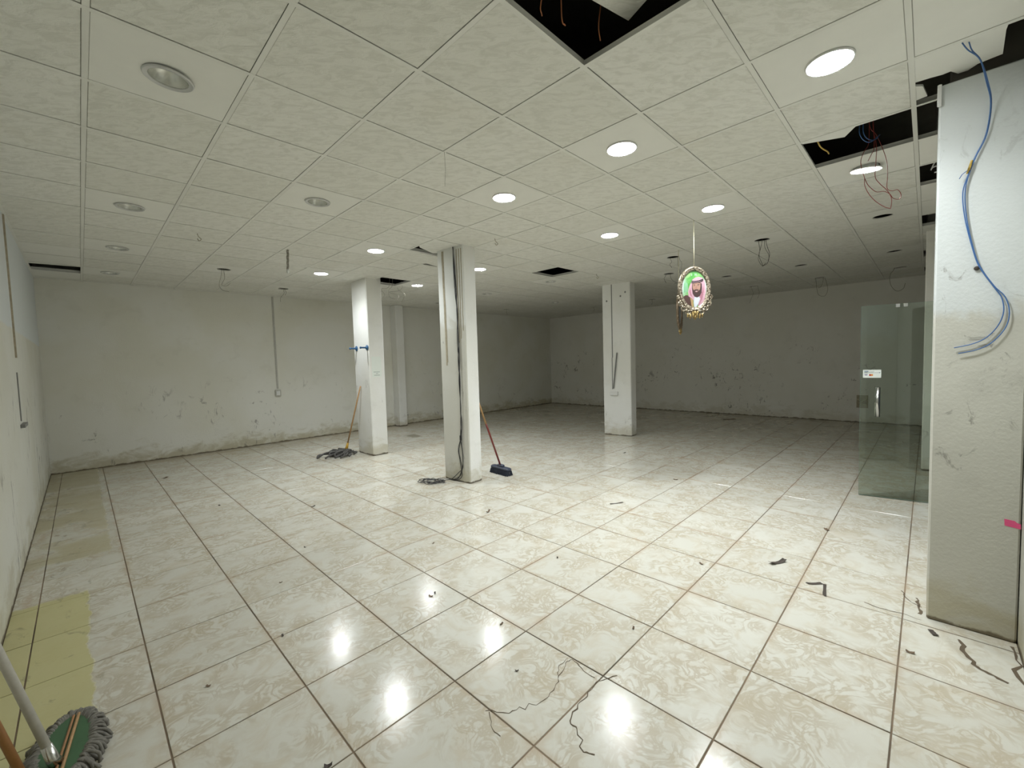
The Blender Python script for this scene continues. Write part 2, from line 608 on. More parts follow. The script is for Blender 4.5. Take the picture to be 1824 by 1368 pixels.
# ------------------------------------------------------------------ floor
fl = MB().box((XL - 0.2, YF - 0.2, -0.16), (XR + 0.2, YB + 0.2, -0.0035)).build('floor', 'grout')
tag(fl, 'glossy marbled cream ceramic tile floor with dark dirty joints', 'floor', kind='structure')
GAP = 0.0032


def tile_mb(sx, sy):
    c = 0.0016
    x0, y0, x1, y1 = -sx / 2, -sy / 2, sx / 2, sy / 2
    vs = [(x0, y0, -0.0035), (x1, y0, -0.0035), (x1, y1, -0.0035), (x0, y1, -0.0035),
          (x0, y0, -c), (x1, y0, -c), (x1, y1, -c), (x0, y1, -c),
          (x0 + c, y0 + c, 0), (x1 - c, y0 + c, 0), (x1 - c, y1 - c, 0), (x0 + c, y1 - c, 0)]
    fs = [(8, 9, 10, 11)]
    for a in (0, 4):
        for s in range(4):
            t = (s + 1) % 4
            fs.append((a + s, a + t, a + 4 + t, a + 4 + s))
    return vs, fs


cells = []
for k in range(-4, 22):
    for l in range(-5, 17):
        ex_ = lambda q: -0.295 if q == -3 else FX + FPX * q
        x0, x1 = max(ex_(k), XL), min(ex_(k + 1), XR)
        y0, y1 = max(FY + FPY * l, YF), min(FY + FPY * (l + 1), YB)
        if x1 - x0 < 0.02 or y1 - y0 < 0.02:
            continue
        a = area_px([(x0, y0, 0), (x1, y0, 0), (x1, y1, 0), (x0, y1, 0)])
        cells.append((a, x0, x1, y0, y1))
cells.sort(key=lambda c: -c[0])
cache = {}
rest = MB()
for n, (a, x0, x1, y0, y1) in enumerate(cells):
    sx, sy = round(x1 - x0 - 2 * GAP, 4), round(y1 - y0 - 2 * GAP, 4)
    cxx, cyy = (x0 + x1) / 2, (y0 + y1) / 2
    if n < 298 and a > 1:
        if (sx, sy) not in cache:
            vs, fs = tile_mb(sx, sy)
            cache[(sx, sy)] = MB().add(vs, fs).mesh('tile', 'tile')
        o = obj('tile', cache[(sx, sy)], fl, (cxx, cyy, random.uniform(-0.0003, 0.0003)))
        o.rotation_euler = (random.gauss(0, 0.0011), random.gauss(0, 0.0011), 0)
    else:
        vs, fs = tile_mb(sx, sy)
        dz = random.uniform(-0.0003, 0.0003)
        rest.add([(v[0] + cxx, v[1] + cyy, v[2] + dz) for v in vs], fs)
ro = rest.build('tiles', 'tile', fl)
ro['kind'] = 'stuff'

# cracks in the tiles (thin dark ribbons lying in the glaze)
def crack(pts, w=0.005, name='crack', mat='crack'):
    rnd = random.Random(len(pts) * 13 + int(pts[0][0] * 100))
    P = []
    for i in range(len(pts) - 1):
        a, b = Vector(pts[i]), Vector(pts[i + 1])
        L = (b - a).length
        for s in range(4):
            t = s / 4
            n = Vector((-(b - a).y, (b - a).x)).normalized() if L > 1e-6 else Vector((0, 0))
            P.append(a.lerp(b, t) + n * rnd.gauss(0, L * 0.06))
    P.append(Vector(pts[-1]))
    vs, fs = [], []
    for i, p in enumerate(P):
        t = P[min(i + 1, len(P) - 1)] - P[max(i - 1, 0)]
        n = Vector((-t.y, t.x)).normalized()
        ww = w * rnd.uniform(0.3, 1.1)
        vs += [(p.x + n.x * ww / 2, p.y + n.y * ww / 2, 0.0009), (p.x - n.x * ww / 2, p.y - n.y * ww / 2, 0.0009)]
        if i:
            fs.append((2 * i - 2, 2 * i - 1, 2 * i + 1, 2 * i))
    return MB().add(vs, fs).build(name, mat, fl)


crack([(1.21, 1.42), (1.27, 1.33), (1.34, 1.30), (1.44, 1.25), (1.53, 1.27), (1.60, 1.30), (1.70, 1.33), (1.74, 1.32), (1.72, 1.25), (1.71, 1.16)], 0.005)
crack([(1.60, 1.31), (1.66, 1.34), (1.73, 1.345)], 0.004)
crack([(1.80, 1.09), (1.72, 1.13), (1.61, 1.13), (1.52, 1.13), (1.42, 1.10), (1.41, 1.05), (1.34, 0.97), (1.36, 0.93)], 0.0065)
crack([(1.21, 1.40), (1.17, 1.34), (1.16, 1.27)], 0.005)
crack([(3.28, -0.15), (3.17, -0.16), (3.06, -0.19), (3.02, -0.24), (2.99, -0.30)], 0.022)
crack([(3.67, 0.02), (3.55, 0.015), (3.45, 0.01)], 0.018)
crack([(3.72, 0.10), (3.60, 0.06), (3.55, 0.0)], 0.007)
crack([(3.40, 0.26), (3.38, 0.16), (3.39, 0.08), (3.38, 0.0)], 0.008)
crack([(3.38, -0.345), (3.20, -0.35), (2.95, -0.355)], 0.016)

# ------------------------------------------------------------------ ceiling
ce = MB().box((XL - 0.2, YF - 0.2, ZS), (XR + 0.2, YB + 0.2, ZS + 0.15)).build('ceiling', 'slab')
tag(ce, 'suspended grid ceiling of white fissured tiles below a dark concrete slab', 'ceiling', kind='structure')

LIT = [(2, -3), (2, -1), (2, 1), (5, -1), (5, 1), (2, 5), (2, 8), (5, 8), (5, 5), (5, -3)]
UNLIT = [(-2, 1), (-2, 5), (0, 3), (-2, 8), (-2, 11), (12, 8), (8, 8), (8, 5)]
HOLE = [(0, 9), (2, 11), (8, -3), (8, -1), (8, 1), (10, 2), (12, 1), (12, -1), (15, 1), (15, -1), (12, -3), (15, -3),
        (15, 5), (15, 8), (12, 11), (8, 11)]
MISSING = [(0, -2), (4, -3), (7, 4), (4, 8), (-3, 11), (3, -4), (4, -4), (6, -4), (9, -4), (13, -4), (16, -4), (3, 4), (3, 5), (4, 5)]
ROUND = set(LIT + UNLIT + HOLE)
FL = 0.012     # half flange
HR = 0.088     # radius of round cut-outs


def panel_rect(x0, y0, x1, y1):
    """lay-in tile: flat face, chamfered reveal beside the grid"""
    c = 0.0035
    z0, z1, z2 = 0.0015, 0.0055, 0.014
    vs = [(x0 + c, y0 + c, z0), (x1 - c, y0 + c, z0), (x1 - c, y1 - c, z0), (x0 + c, y1 - c, z0),
          (x0, y0, z1), (x1, y0, z1), (x1, y1, z1), (x0, y1, z1),
          (x0, y0, z2), (x1, y0, z2), (x1, y1, z2), (x0, y1, z2)]
    fs = [(3, 2, 1, 0), (8, 9, 10, 11)]
    for a in (0, 4):
        for s in range(4):
            t = (s + 1) % 4
            fs.append((a + s, a + t, a + 4 + t, a + 4 + s))
    return vs, fs


def panel_hole(h):
    """square tile, half size h, with a round cut-out"""
    c = 0.0035
    n = 32
    z0, z1, z2 = 0.0015, 0.0055, 0.014
    vs, fs = [], []
    def sq(a, hh):
        ca, sa = math.cos(a), math.sin(a)
        m = max(abs(ca), abs(sa))
        return ca / m * hh, sa / m * hh
    for s in range(n):
        a = 2 * math.pi * (s + 0.0) / n
        ci, si = HR * math.cos(a), HR * math.sin(a)
        ox, oy = sq(a, h - c)
        ex, ey = sq(a, h)
        vs += [(ci, si, z2), (ci, si, z0), (ox, oy, z0), (ex, ey, z1), (ex, ey, z2)]
    for s in range(n):
        t = (s + 1) % n
        for k in range(5):
            q = (k + 1) % 5
            fs.append((5 * s + k, 5 * t + k, 5 * t + q, 5 * s + q))
    return vs, fs


h_in = CP / 2 - FL + 0.0003
hole_me = MB().add(*panel_hole(h_in)).mesh('ceiling_tile', 'ctile_smooth')
cells = []
for i in range(-3, 18):
    for j in range(-4, 14):
        if (i, j) in MISSING:
            continue
        gx, gy = G(i, j)
        x0, x1 = max(gx + FL, XL + 0.002), min(gx + CP - FL, XR - 0.002)
        y0, y1 = max(gy + FL, YF + 0.002), min(gy + CP - FL, YB - 0.002)
        if x1 - x0 < 0.02 or y1 - y0 < 0.02:
            continue
        a = area_px([(x0, y0, ZC), (x1, y0, ZC), (x1, y1, ZC), (x0, y1, ZC)])
        cells.append((a, i, j, x0, x1, y0, y1))
cells.sort(key=lambda c: -c[0])
cache = {}
rest = MB()
restn = 0
for n, (a, i, j, x0, x1, y0, y1) in enumerate(cells):
    cxx, cyy = (x0 + x1) / 2, (y0 + y1) / 2
    sx, sy = round(x1 - x0, 3), round(y1 - y0, 3)
    smooth_tile = (i, j) in ((2, -4), (5, -4), (7, -4), (8, -4), (-3, 9), (-3, 10), (-3, 12))
    if n < 290 and a > 1:
        if (i, j) in ROUND:
            me = hole_me
        else:
            key = (sx, sy, smooth_tile)
            if key not in cache:
                vs, fs = panel_rect(-sx / 2, -sy / 2, sx / 2, sy / 2)
                cache[key] = MB().add(vs, fs).mesh('ceiling_tile', 'ctile_smooth' if smooth_tile else 'ctile')
            me = cache[key]
        o = obj('ceiling_tile', me, ce, (cxx, cyy, ZC + random.uniform(0.0, 0.0016)))
        o.rotation_euler = (random.gauss(0, 0.0012), random.gauss(0, 0.0012), 0)
    else:
        if (i, j) in ROUND:
            vs, fs = panel_hole(h_in)
        else:
            vs, fs = panel_rect(-sx / 2, -sy / 2, sx / 2, sy / 2)
        rest.add([(v[0] + cxx, v[1] + cyy, v[2] + ZC) for v in vs], fs)
rc = rest.build('ceiling_tiles', 'ctile', ce)
rc['kind'] = 'stuff'


def poly_tile(pts, z=0.0, t=0.012, name='broken_ceiling_tile', mat='ctile_smooth', tilt=None):
    P = [G(*p) for p in pts]
    # keep winding counter-clockwise
    ar = sum(P[q][0] * P[(q + 1) % len(P)][1] - P[(q + 1) % len(P)][0] * P[q][1] for q in range(len(P)))
    if ar < 0:
        P = P[::-1]
    cx_, cy_ = sum(p[0] for p in P) / len(P), sum(p[1] for p in P) / len(P)
    o = MB().prism([(p[0] - cx_, p[1] - cy_) for p in P], 0, t).build(name, mat, ce, loc=(cx_, cy_, ZC + z))
    if tilt:
        o.rotation_euler = tilt
    return o


# broken pieces left hanging in the grid
poly_tile([(3.02, -3.02), (3.47, -3.02), (3.48, -3.12), (3.50, -3.20), (3.49, -3.25), (3.585, -3.30), (3.59, -3.36), (3.525, -3.42),
           (3.51, -3.50), (3.50, -3.56), (3.10, -3.545), (3.02, -3.55)], 0.003)
poly_tile([(3.55, -3.02), (3.87, -3.02), (3.85, -3.10), (3.60, -3.07)], 0.003)
poly_tile([(4.02, -2.02), (4.06, -2.03), (4.235, -2.41), (4.03, -2.53), (4.02, -2.53)], 0.003)
poly_tile([(3.02, 4.02), (3.98, 4.02), (3.98, 4.50), (3.62, 4.95), (3.10, 4.70), (3.02, 4.60)], 0.003, mat='ctile')
poly_tile([(3.02, 5.05), (3.98, 5.10), (3.98, 5.98), (3.02, 5.98)], 0.003, mat='ctile')
poly_tile([(4.02, 5.02), (4.98, 5.02), (4.98, 5.98), (4.5, 5.99), (4.10, 5.86), (4.02, 5.86)], 0.003, mat='ctile')
poly_tile([(-2.84, 11.02), (-2.02, 11.02), (-2.02, 11.10), (-2.84, 11.22)], 0.003)
poly_tile([(11.02, -3.02), (11.98, -3.02), (11.98, -3.7), (11.02, -3.7)], 0.05)
# the lifted tile pushed up into the void above the hole near the front
tl = MB().prism([(0, 0), (0.57, 0), (0.57, 0.57), (0, 0.57)], 0, 0.012).build('loose_ceiling_tile', 'ctile', ce, loc=(1.942, 1.055, ZC + 0.12))
tl.rotation_euler = (math.radians(4), math.radians(-5), math.radians(180 - 20))
tl.rotation_euler[2] = math.atan2(0.086, -0.261)
# grid bars
for i in range(-2, 18):
    gx = G(i, 0)[0]
    b = MB()
    b.box((gx - FL, YF, ZC), (gx + FL, YB, ZC + 0.003))
    b.box((gx - 0.001, YF, ZC + 0.003), (gx + 0.001, YB, ZC + 0.034))
    b.build('grid_bar', 'bar', ce)
for j in range(-3, 14):
    gy = G(0, j)[1]
    b = MB()
    b.box((XL, gy - FL, ZC - 0.0006), (XR, gy + FL, ZC + 0.0024))
    b.box((XL, gy - 0.001, ZC + 0.0024), (XR, gy + 0.001, ZC + 0.040))
    b.build('grid_bar', 'bar', ce)
# wall angle around the room
for lo, hi in (((XL, YF, ZC), (XL + 0.022, YB, ZC + 0.003)), ((XL, YB - 0.022, ZC), (XR, YB, ZC + 0.003)), ((XR - 0.022, YF, ZC), (XR, YB, ZC + 0.003))):
    MB().box(lo, hi).build('wall_angle', 'bar', ce)


# ------------------------------------------------------------------ columns
class Frame:
    """local frame of a column: u along its long face, n out of that face"""
    def __init__(self, corner, rot, wx, wy):
        self.c, self.rot, self.wx, self.wy = Vector((*corner, 0)), rot, wx, wy
        self.m = Matrix.Translation(self.c) @ Matrix.Rotation(rot, 4, 'Z')

    def face(self, s, z, off=0.0):
        """point on the -X face; s metres from the near corner along +Y"""
        return self.m @ Vector((-off, s, z))

    def side(self, s, z, off=0.0):
        """point on the -Y face"""
        return self.m @ Vector((s, -off, z))


def column(name, fr, mat, label, top=ZS, bev=0.012):
    o = MB().cbox((0, 0, -0.001), (fr.wx, fr.wy, top), bev).build(name, mat)
    o.matrix_world = fr.m
    return tag(o, label, 'column')


C1 = Frame((3.51, 6.90), 0.0, 0.29, 0.55)
C2 = Frame((3.492, 4.245), math.radians(4.5), 0.225, 0.50)
C3 = Frame((7.71, 4.235), math.radians(6.5), 0.26, 0.60)
column('column', C1, 'col', 'white square column with two blue pegs and a paper notice')
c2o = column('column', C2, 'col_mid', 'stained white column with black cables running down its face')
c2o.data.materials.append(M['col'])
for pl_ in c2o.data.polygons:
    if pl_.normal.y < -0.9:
        pl_.material_index = 1  # cleaner, paler side; its lamplight is partly put into the colour
column('column', C3, 'col', 'white column with thin trunking and a white socket box')
PL = Frame((5.65, 9.60), 0.0, 0.22, 0.268)
column('pilaster', PL, 'col', 'narrow white pilaster against the back wall behind the column with blue pegs', top=ZC)
C4 = Frame((7.67, -0.365), 0.0, 0.45, 0.405)
column('column', C4, 'wall_right', 'plain dim column seen through the green glass door')
# the near pillar: plastered shaft with raw concrete above the plaster line
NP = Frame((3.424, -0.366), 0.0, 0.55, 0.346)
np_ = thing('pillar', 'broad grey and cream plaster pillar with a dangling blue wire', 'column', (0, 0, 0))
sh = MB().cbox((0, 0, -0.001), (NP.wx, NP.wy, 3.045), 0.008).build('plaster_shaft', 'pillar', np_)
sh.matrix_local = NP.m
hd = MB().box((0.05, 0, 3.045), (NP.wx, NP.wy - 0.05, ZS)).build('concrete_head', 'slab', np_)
hd.matrix_local = NP.m
MB().cbox((3.405, -0.03, 2.93), (3.424, -0.012, 3.045), 0.003).build('plaster_lip', 'white_trim', np_)


# ------------------------------------------------------------------ downlights
DL = {
    (2, -3): 'glaring lit downlight next to the near pillar and its blue wire',
    (5, -3): 'lit downlight tipped half out of its hole below the broken tile',
    (2, -1): 'lit downlight between the big square ceiling opening and the hanging portrait',
    (5, -1): 'lit downlight on the pillar side of the hanging portrait',
    (2, 1): 'lit downlight in front of the middle column, on the portrait side',
    (5, 1): 'lit downlight on the column side of the hanging portrait',
    (2, 5): 'lit downlight between the middle column and the column with blue pegs',
    (5, 5): 'lit downlight right behind the middle column',
    (2, 8): 'lit downlight near the back wall in front of the column with pegs',
    (5, 8): 'lit downlight near the back wall beside the square opening and pilaster',
    (-2, 1): 'big unlit downlight with a gap along its loose ring',
    (0, 3): 'unlit silver downlight standing alone away from the left wall row',
    (-2, 5): 'unlit downlight in the left wall row, second after the loose one',
    (-2, 8): 'unlit downlight in the left wall row, between two other unlit ones',
    (-2, 11): 'unlit downlight in the left wall row, closest to the back wall',
    (12, 8): 'unlit downlight closest to the far back corner of the room',
    (8, 8): 'unlit downlight behind the middle column, on the back wall side',
    (8, 5): 'unlit downlight just behind the dark square ceiling opening'}


def downlight(i, j, lit, tilt=(0, 0), drop=0.0):
    x, y = G(i + 0.5, j + 0.5)
    if lit:
        t = thing('downlight', DL[(i, j)], 'downlight', (x, y, ZC - drop), group='lit downlights')
    else:
        t = thing('downlight', DL[(i, j)], 'downlight', (x, y, ZC - drop), group='unlit downlights')
    t.rotation_euler = (tilt[0], tilt[1], 0)
    MB().lathe([(0.084, 0.001), (0.0825, -0.004), (0.084, -0.0065), (0.0985, -0.0065), (0.1000, -0.0098), (0.1035, -0.0088), (0.107, -0.001), (0.104, 0.001), (0.084, 0.001)], 40).build(
        'trim_ring', 'white_trim' if lit else 'grey_trim', t, True)
    prof = [(0.083, 0.0), (0.079, 0.02), (0.070, 0.042), (0.056, 0.060)]
    MB().lathe(prof, 40).build('reflector', 'reflector' if lit else 'reflector_off', t, True)
    can = [(0.0835, 0.001), (0.080, 0.021), (0.071, 0.043), (0.058, 0.066), (0.058, 0.10), (0.0, 0.10)]
    MB().lathe(can, 24).build('housing', 'grey_trim', t, True)
    if lit:
        MB().disc(0.056, 0.060, 32).build('lens', 'lit', t)
        MB().lathe([(0.0842, -0.0072), (0.0984, -0.0072)][::-1], 40).build('added_glow_rim', 'lit_rim', t, True)  # glowing ring added to each lamp to reach the far walls
    else:
        MB().disc(0.056, 0.060, 32).build('lens', 'lens_off', t)
        MB().disc(0.016, 0.0585, 16).build('led_chip', 'led_off', t)
    return t


for (i, j) in LIT:
    downlight(i, j, True, *(((0.10, -0.10), 0.012) if (i, j) == (5, -3) else ((0, 0), 0.0)))
for n, (i, j) in enumerate(UNLIT):
    downlight(i, j, False, *(((0.05, 0.06), 0.004) if n == 0 else ((0, 0), 0.0)))


# ------------------------------------------------------------------ wires out of the open round holes
def hanging(i, j, specs, mat='dark_wire', rad=0.0022, label=None, group='wires hanging from open ceiling holes'):
    x, y = G(i + 0.5, j + 0.5)
    b = MB()
    for pts in specs:
        P = [(x + a * R_.x + c * D_.x, y + a * R_.y + c * D_.y, ZC + z) for a, c, z in pts]
        P.insert(0, (P[0][0], P[0][1], ZS))
        b.tube(spline(P, 5), rad, 5)
    o = b.build('loose_wire', mat, None, True)
    return tag(o, label or 'thin loose wires hanging from an open round hole in the ceiling', 'wire', group)


hanging(0, 9, [[(-0.03, 0, 0.03), (-0.05, 0, -0.10), (-0.09, 0.01, -0.22), (-0.04, 0, -0.30), (0.06, 0, -0.33)],
               [(0.0, 0, 0.03), (-0.01, 0.02, -0.12), (-0.06, 0.02, -0.22), (0.03, 0, -0.24), (0.09, 0, -0.20)]], 'grey_wire', 0.003,
        label='two grey wires curling from the ceiling hole before the back wall trunking', group=None)
hanging(2, 11, [[(0.0, 0, 0.03), (0.01, 0, -0.08), (-0.06, 0, -0.16), (-0.07, 0, -0.24)], [(0.02, 0, 0.03), (0.05, 0, -0.06), (0.03, 0, -0.12)]], 'grey_wire', 0.003,
        label='short grey wires hanging from the ceiling hole beside the back wall trunking', group=None)
hanging(8, -1, [[(-0.05, 0, 0.03), (-0.03, 0, -0.12), (-0.05, 0, -0.24), (0.0, 0, -0.33), (0.05, 0, -0.30)],
                [(0.0, 0, 0.03), (-0.02, 0, -0.10), (-0.04, 0, -0.20), (0.01, 0, -0.33)],
                [(0.03, 0, 0.03), (0.04, 0, -0.10), (0.09, 0, -0.20), (0.07, 0, -0.30), (0.0, 0, -0.34)],
                [(0.05, 0, 0.03), (0.07, 0, -0.09), (0.10, 0, -0.18), (0.08, 0, -0.27)]], 'dark_wire', 0.0028,
        'bunch of dark wires looping like a teardrop from a ceiling hole', None)
hanging(8, 1, [[(-0.04, 0, 0.03), (-0.02, 0, -0.06), (-0.05, 0, -0.10), (-0.02, 0, -0.15)],
               [(0.07, 0, 0.03), (0.08, 0, -0.14), (0.12, 0, -0.26), (0.14, 0, -0.30)],
               [(0.09, 0, 0.03), (0.13, 0, -0.08), (0.12, 0, -0.18), (0.08, 0, -0.24)]],
        label='dark wires hanging from the ceiling hole just behind the portrait cord', group=None)
hanging(10, 2, [[(-0.05, 0, 0.03), (-0.09, 0, -0.08), (-0.05, 0, -0.16), (-0.08, 0, -0.12)],
                [(0.02, 0, 0.03), (0.05, 0, -0.10), (0.14, 0, -0.16), (0.10, 0, -0.17)]],
        label='dark wire ends hanging from the ceiling hole between portrait and socket column', group=None)
hanging(15, 1, [[(-0.06, 0, 0.03), (-0.02, 0, -0.14), (-0.06, 0, -0.26), (-0.10, 0, -0.36)], [(0.08, 0, 0.03), (0.12, 0, -0.14), (0.08, 0, -0.26)]], 'grey_wire', 0.003,
        label='two grey wires trailing from a ceiling hole near the far wall behind the portrait', group=None)
hanging(15, -1, [[(-0.09, 0, 0.03), (-0.07, 0, -0.10), (-0.06, 0, -0.22), (-0.02, 0, -0.34), (0.10, 0, -0.36), (0.16, 0, -0.24), (0.13, 0, -0.08), (0.10, 0, 0.0)],
                 [(0.07, 0, 0.03), (0.03, 0, -0.16), (-0.04, 0, -0.20)]], 'grey_wire', 0.004,
        label='grey wires in a ring under a ceiling hole near the far wall', group=None)
hanging(15, -3, [[(-0.10, 0, 0.03), (-0.18, 0, -0.12), (-0.17, 0, -0.30), (-0.06, 0, -0.42), (0.06, 0, -0.38), (0.10, 0, -0.28)]], 'grey_wire', 0.004,
        'single grey wire curling in a wide hook from the ceiling hole above the glass door', None)
hanging(15, 8, [[(0.0, 0, 0.03), (0.02, 0, -0.07), (-0.02, 0, -0.12)]],
        label='short dark wire under the ceiling hole near the far back corner', group=None)
hanging(12, 11, [[(0.0, 0, 0.03), (0.0, 0, -0.08), (0.02, 0, -0.14)]],
        label='short dark wire under the ceiling hole by the back wall far behind the middle column', group=None)
hanging(15, 5, [[(0.0, 0, 0.03), (0.01, 0, -0.09), (-0.03, 0, -0.12)]],
        label='short dark wire under the ceiling hole behind the socket column', group=None)

# wires by the broken tile beside the pillar
b = MB()
hx, hy = 4.15, 0.30
def W(px_pts, depth_xy, z_list=None):
    return px_pts
red = [[(4.20, 0.36, ZS), (4.22, 0.343, 3.285), (4.253, 0.303, 3.196), (4.276, 0.271, 3.103), (4.294, 0.246, 3.006), (4.294, 0.238, 2.902), (4.285, 0.239, 2.798),
        (4.31, 0.212, 2.776), (4.34, 0.182, 2.783), (4.355, 0.163, 2.744), (4.341, 0.175, 2.712), (4.313, 0.205, 2.721), (4.294, 0.226, 2.755),
        (4.266, 0.256, 2.773), (4.227, 0.295, 2.771), (4.2, 0.325, 2.801), (4.184, 0.344, 2.831), (4.172, 0.359, 2.873)],
       [(4.23, 0.33, ZS), (4.24, 0.322, 3.272), (4.248, 0.301, 3.113), (4.237, 0.302, 2.988), (4.228, 0.303, 2.883), (4.249, 0.278, 2.832), (4.281, 0.242, 2.785),
        (4.302, 0.217, 2.734), (4.302, 0.213, 2.684), (4.293, 0.218, 2.647)],
       [(4.172, 0.359, 2.873), (4.169, 0.358, 2.823), (4.186, 0.336, 2.76), (4.218, 0.3, 2.704), (4.259, 0.254, 2.661), (4.293, 0.218, 2.643)],
       [(4.21, 0.34, 3.3), (4.208, 0.343, 3.135), (4.181, 0.366, 3.073), (4.158, 0.382, 2.991), (4.172, 0.359, 2.873)],
       [(4.23, 0.32, 3.3), (4.235, 0.313, 3.105), (4.218, 0.327, 3.051), (4.197, 0.344, 3.002)]]
for r in red:
    b.tube(spline(r, 6), 0.0022, 5)
tag(b.build('red_wire', 'red_wire', None, True), 'thin red wires looping down from the broken ceiling tile by the pillar', 'wire')
b = MB()
b.tube(spline([(3.95, 0.36, ZS), (3.95, 0.36, 3.30), (3.92, 0.37, 3.12), (3.98, 0.33, 3.06), (4.06, 0.28, 3.10)], 6), 0.003, 5)
b.tube(spline([(3.97, 0.35, ZS), (3.97, 0.35, 3.30), (3.95, 0.35, 3.12), (4.02, 0.31, 3.08), (4.07, 0.27, 3.12)], 6), 0.003, 5)
tag(b.build('blue_wire', 'blue_wire', None, True), 'short blue wires lying inside the broken ceiling tile opening', 'wire')
b = MB().tube(spline([(3.88, 0.62, ZS), (3.88, 0.62, 3.25), (3.92, 0.60, 3.12), (4.05, 0.57, 3.105), (4.12, 0.57, 3.11)], 6), 0.005, 5)
tag(b.build('yellow_wire', 'yellow_tape', None, True), 'yellow wire end inside the dark broken ceiling opening', 'wire')
# copper wires in the hole near the front
b = MB()
b.tube(spline([(1.56, 1.22, ZS), (1.55, 1.20, 3.35), (1.50, 1.23, 3.15), (1.53, 1.25, 3.12)], 6), 0.003, 5)
b.tube(spline([(1.57, 1.22, ZS), (1.60, 1.20, 3.35), (1.62, 1.21, 3.14), (1.66, 1.22, 3.13)], 6), 0.003, 5)
b.tube(spline([(1.86, 1.12, ZS), (1.84, 1.14, 3.3), (1.83, 1.15, 3.18), (1.86, 1.16, 3.13)], 6), 0.003, 5)
tag(b.build('copper_wire', 'copper', None, True), 'thin orange wires inside the open ceiling square near the front', 'wire')
# wires out of the square hole beside the first column
b = MB()
rw = random.Random(3)
for s in range(5):
    a = [(4.10 + 0.05 * s, 7.20 + 0.03 * s, ZS)]
    for q in range(4):
        a.append((4.02 + 0.10 * s + rw.uniform(-0.10, 0.10), 7.30 + rw.uniform(-0.15, 0.15), 3.08 - 0.09 * q + rw.uniform(-0.03, 0.03)))
    b.tube(spline(a, 5), 0.003, 5)
tag(b.build('loose_wire', 'grey_wire', None, True), 'tangle of thin wires hanging from the square opening beside the column with blue pegs', 'wire')

# blue pair on the near pillar
def pil(y, z, off=0.012):
    return (3.424 - off, y, z)


b = MB()
main = [(3.124, -0.093, 3.088), (3.16, -0.115, 3.06), (3.24, -0.16, 3.03), (3.34, -0.19, 2.95), pil(-0.21, 2.86, 0.03), pil(-0.198, 2.713), pil(-0.162, 2.611),
        pil(-0.137, 2.52), pil(-0.120, 2.431), pil(-0.131, 2.294), pil(-0.160, 2.138), pil(-0.188, 2.028), pil(-0.241, 1.916), pil(-0.271, 1.853),
        pil(-0.280, 1.778), pil(-0.262, 1.706), pil(-0.222, 1.645), pil(-0.170, 1.613), pil(-0.103, 1.595)]
sec = [(3.143, -0.117, 3.088), (3.18, -0.13, 3.06), (3.25, -0.163, 3.03), (3.34, -0.195, 2.95), pil(-0.213, 2.86, 0.025), pil(-0.201, 2.713), pil(-0.165, 2.611),
       pil(-0.140, 2.52), pil(-0.128, 2.431), pil(-0.137, 2.294), pil(-0.163, 2.138), pil(-0.191, 2.028), pil(-0.244, 1.916), pil(-0.284, 1.853),
       pil(-0.300, 1.770), pil(-0.287, 1.690), pil(-0.240, 1.615), pil(-0.185, 1.580), pil(-0.120, 1.563)]
bw = thing('blue_wire', 'long pair of blue wires hanging down the face of the near pillar', 'wire', pil(-0.12, 1.56))
def rel(P, t):
    return [Vector(p) - Vector(t.location) for p in P]
MB().tube(rel(spline(main, 6), bw), 0.0026, 6).build('strand', 'blue_wire', bw, True)
MB().tube(rel(spline(sec, 6), bw), 0.0026, 6).build('strand', 'blue_wire', bw, True)
MB().tube(rel([pil(-0.150, 2.595, 0.014), pil(-0.139, 2.545, 0.016), pil(-0.146, 2.575, 0.018), pil(-0.133, 2.53, 0.014)], bw), [0.005, 0.006, 0.006, 0.004], 6).build('tape_joint', 'yellow_tape', bw, True)
MB().tube(rel([pil(-0.138, 2.55), pil(-0.115, 2.53, 0.02), pil(-0.105, 2.51, 0.02)], bw), 0.002, 5).build('cut_end', 'blue_wire', bw, True)
MB().blob(Vector(pil(-0.180, 2.02, 0.006)) - Vector(bw.location), (0.006, 0.012, 0.012)).build('clip', 'scrap_dark', bw, True)

# pink paper on the pillar
o = MB().prism([(-0.308, 0.672), (-0.345, 0.668), (-0.352, 0.660), (-0.366, 0.655), (-0.3665, 0.628), (-0.31, 0.636)], 0, 0.001,
               mat=Matrix(((0, 0, -1, 3.4235), (1, 0, 0, 0), (0, 1, 0, 0), (0, 0, 0, 1)))).build('sticker', 'pink')
tag(o, 'torn bright pink paper stuck on the near pillar', 'sticker')
b = MB()
for s in range(10):
    pass
ring = [(5.0 + 0.0 * k, -0.02 + 0.03 * math.cos(k), 3.06 + 0.025 * math.sin(k)) for k in [x * 0.5 for x in range(0, 11)]]
tag(MB().tube([(5.0, -0.02, ZS), (5.0, -0.02, 3.14)] + ring, 0.005, 6).build('cable_loop', 'white_trim', None, True),
    'small white curled cable end hanging in a ceiling gap by the pillar', 'cable')

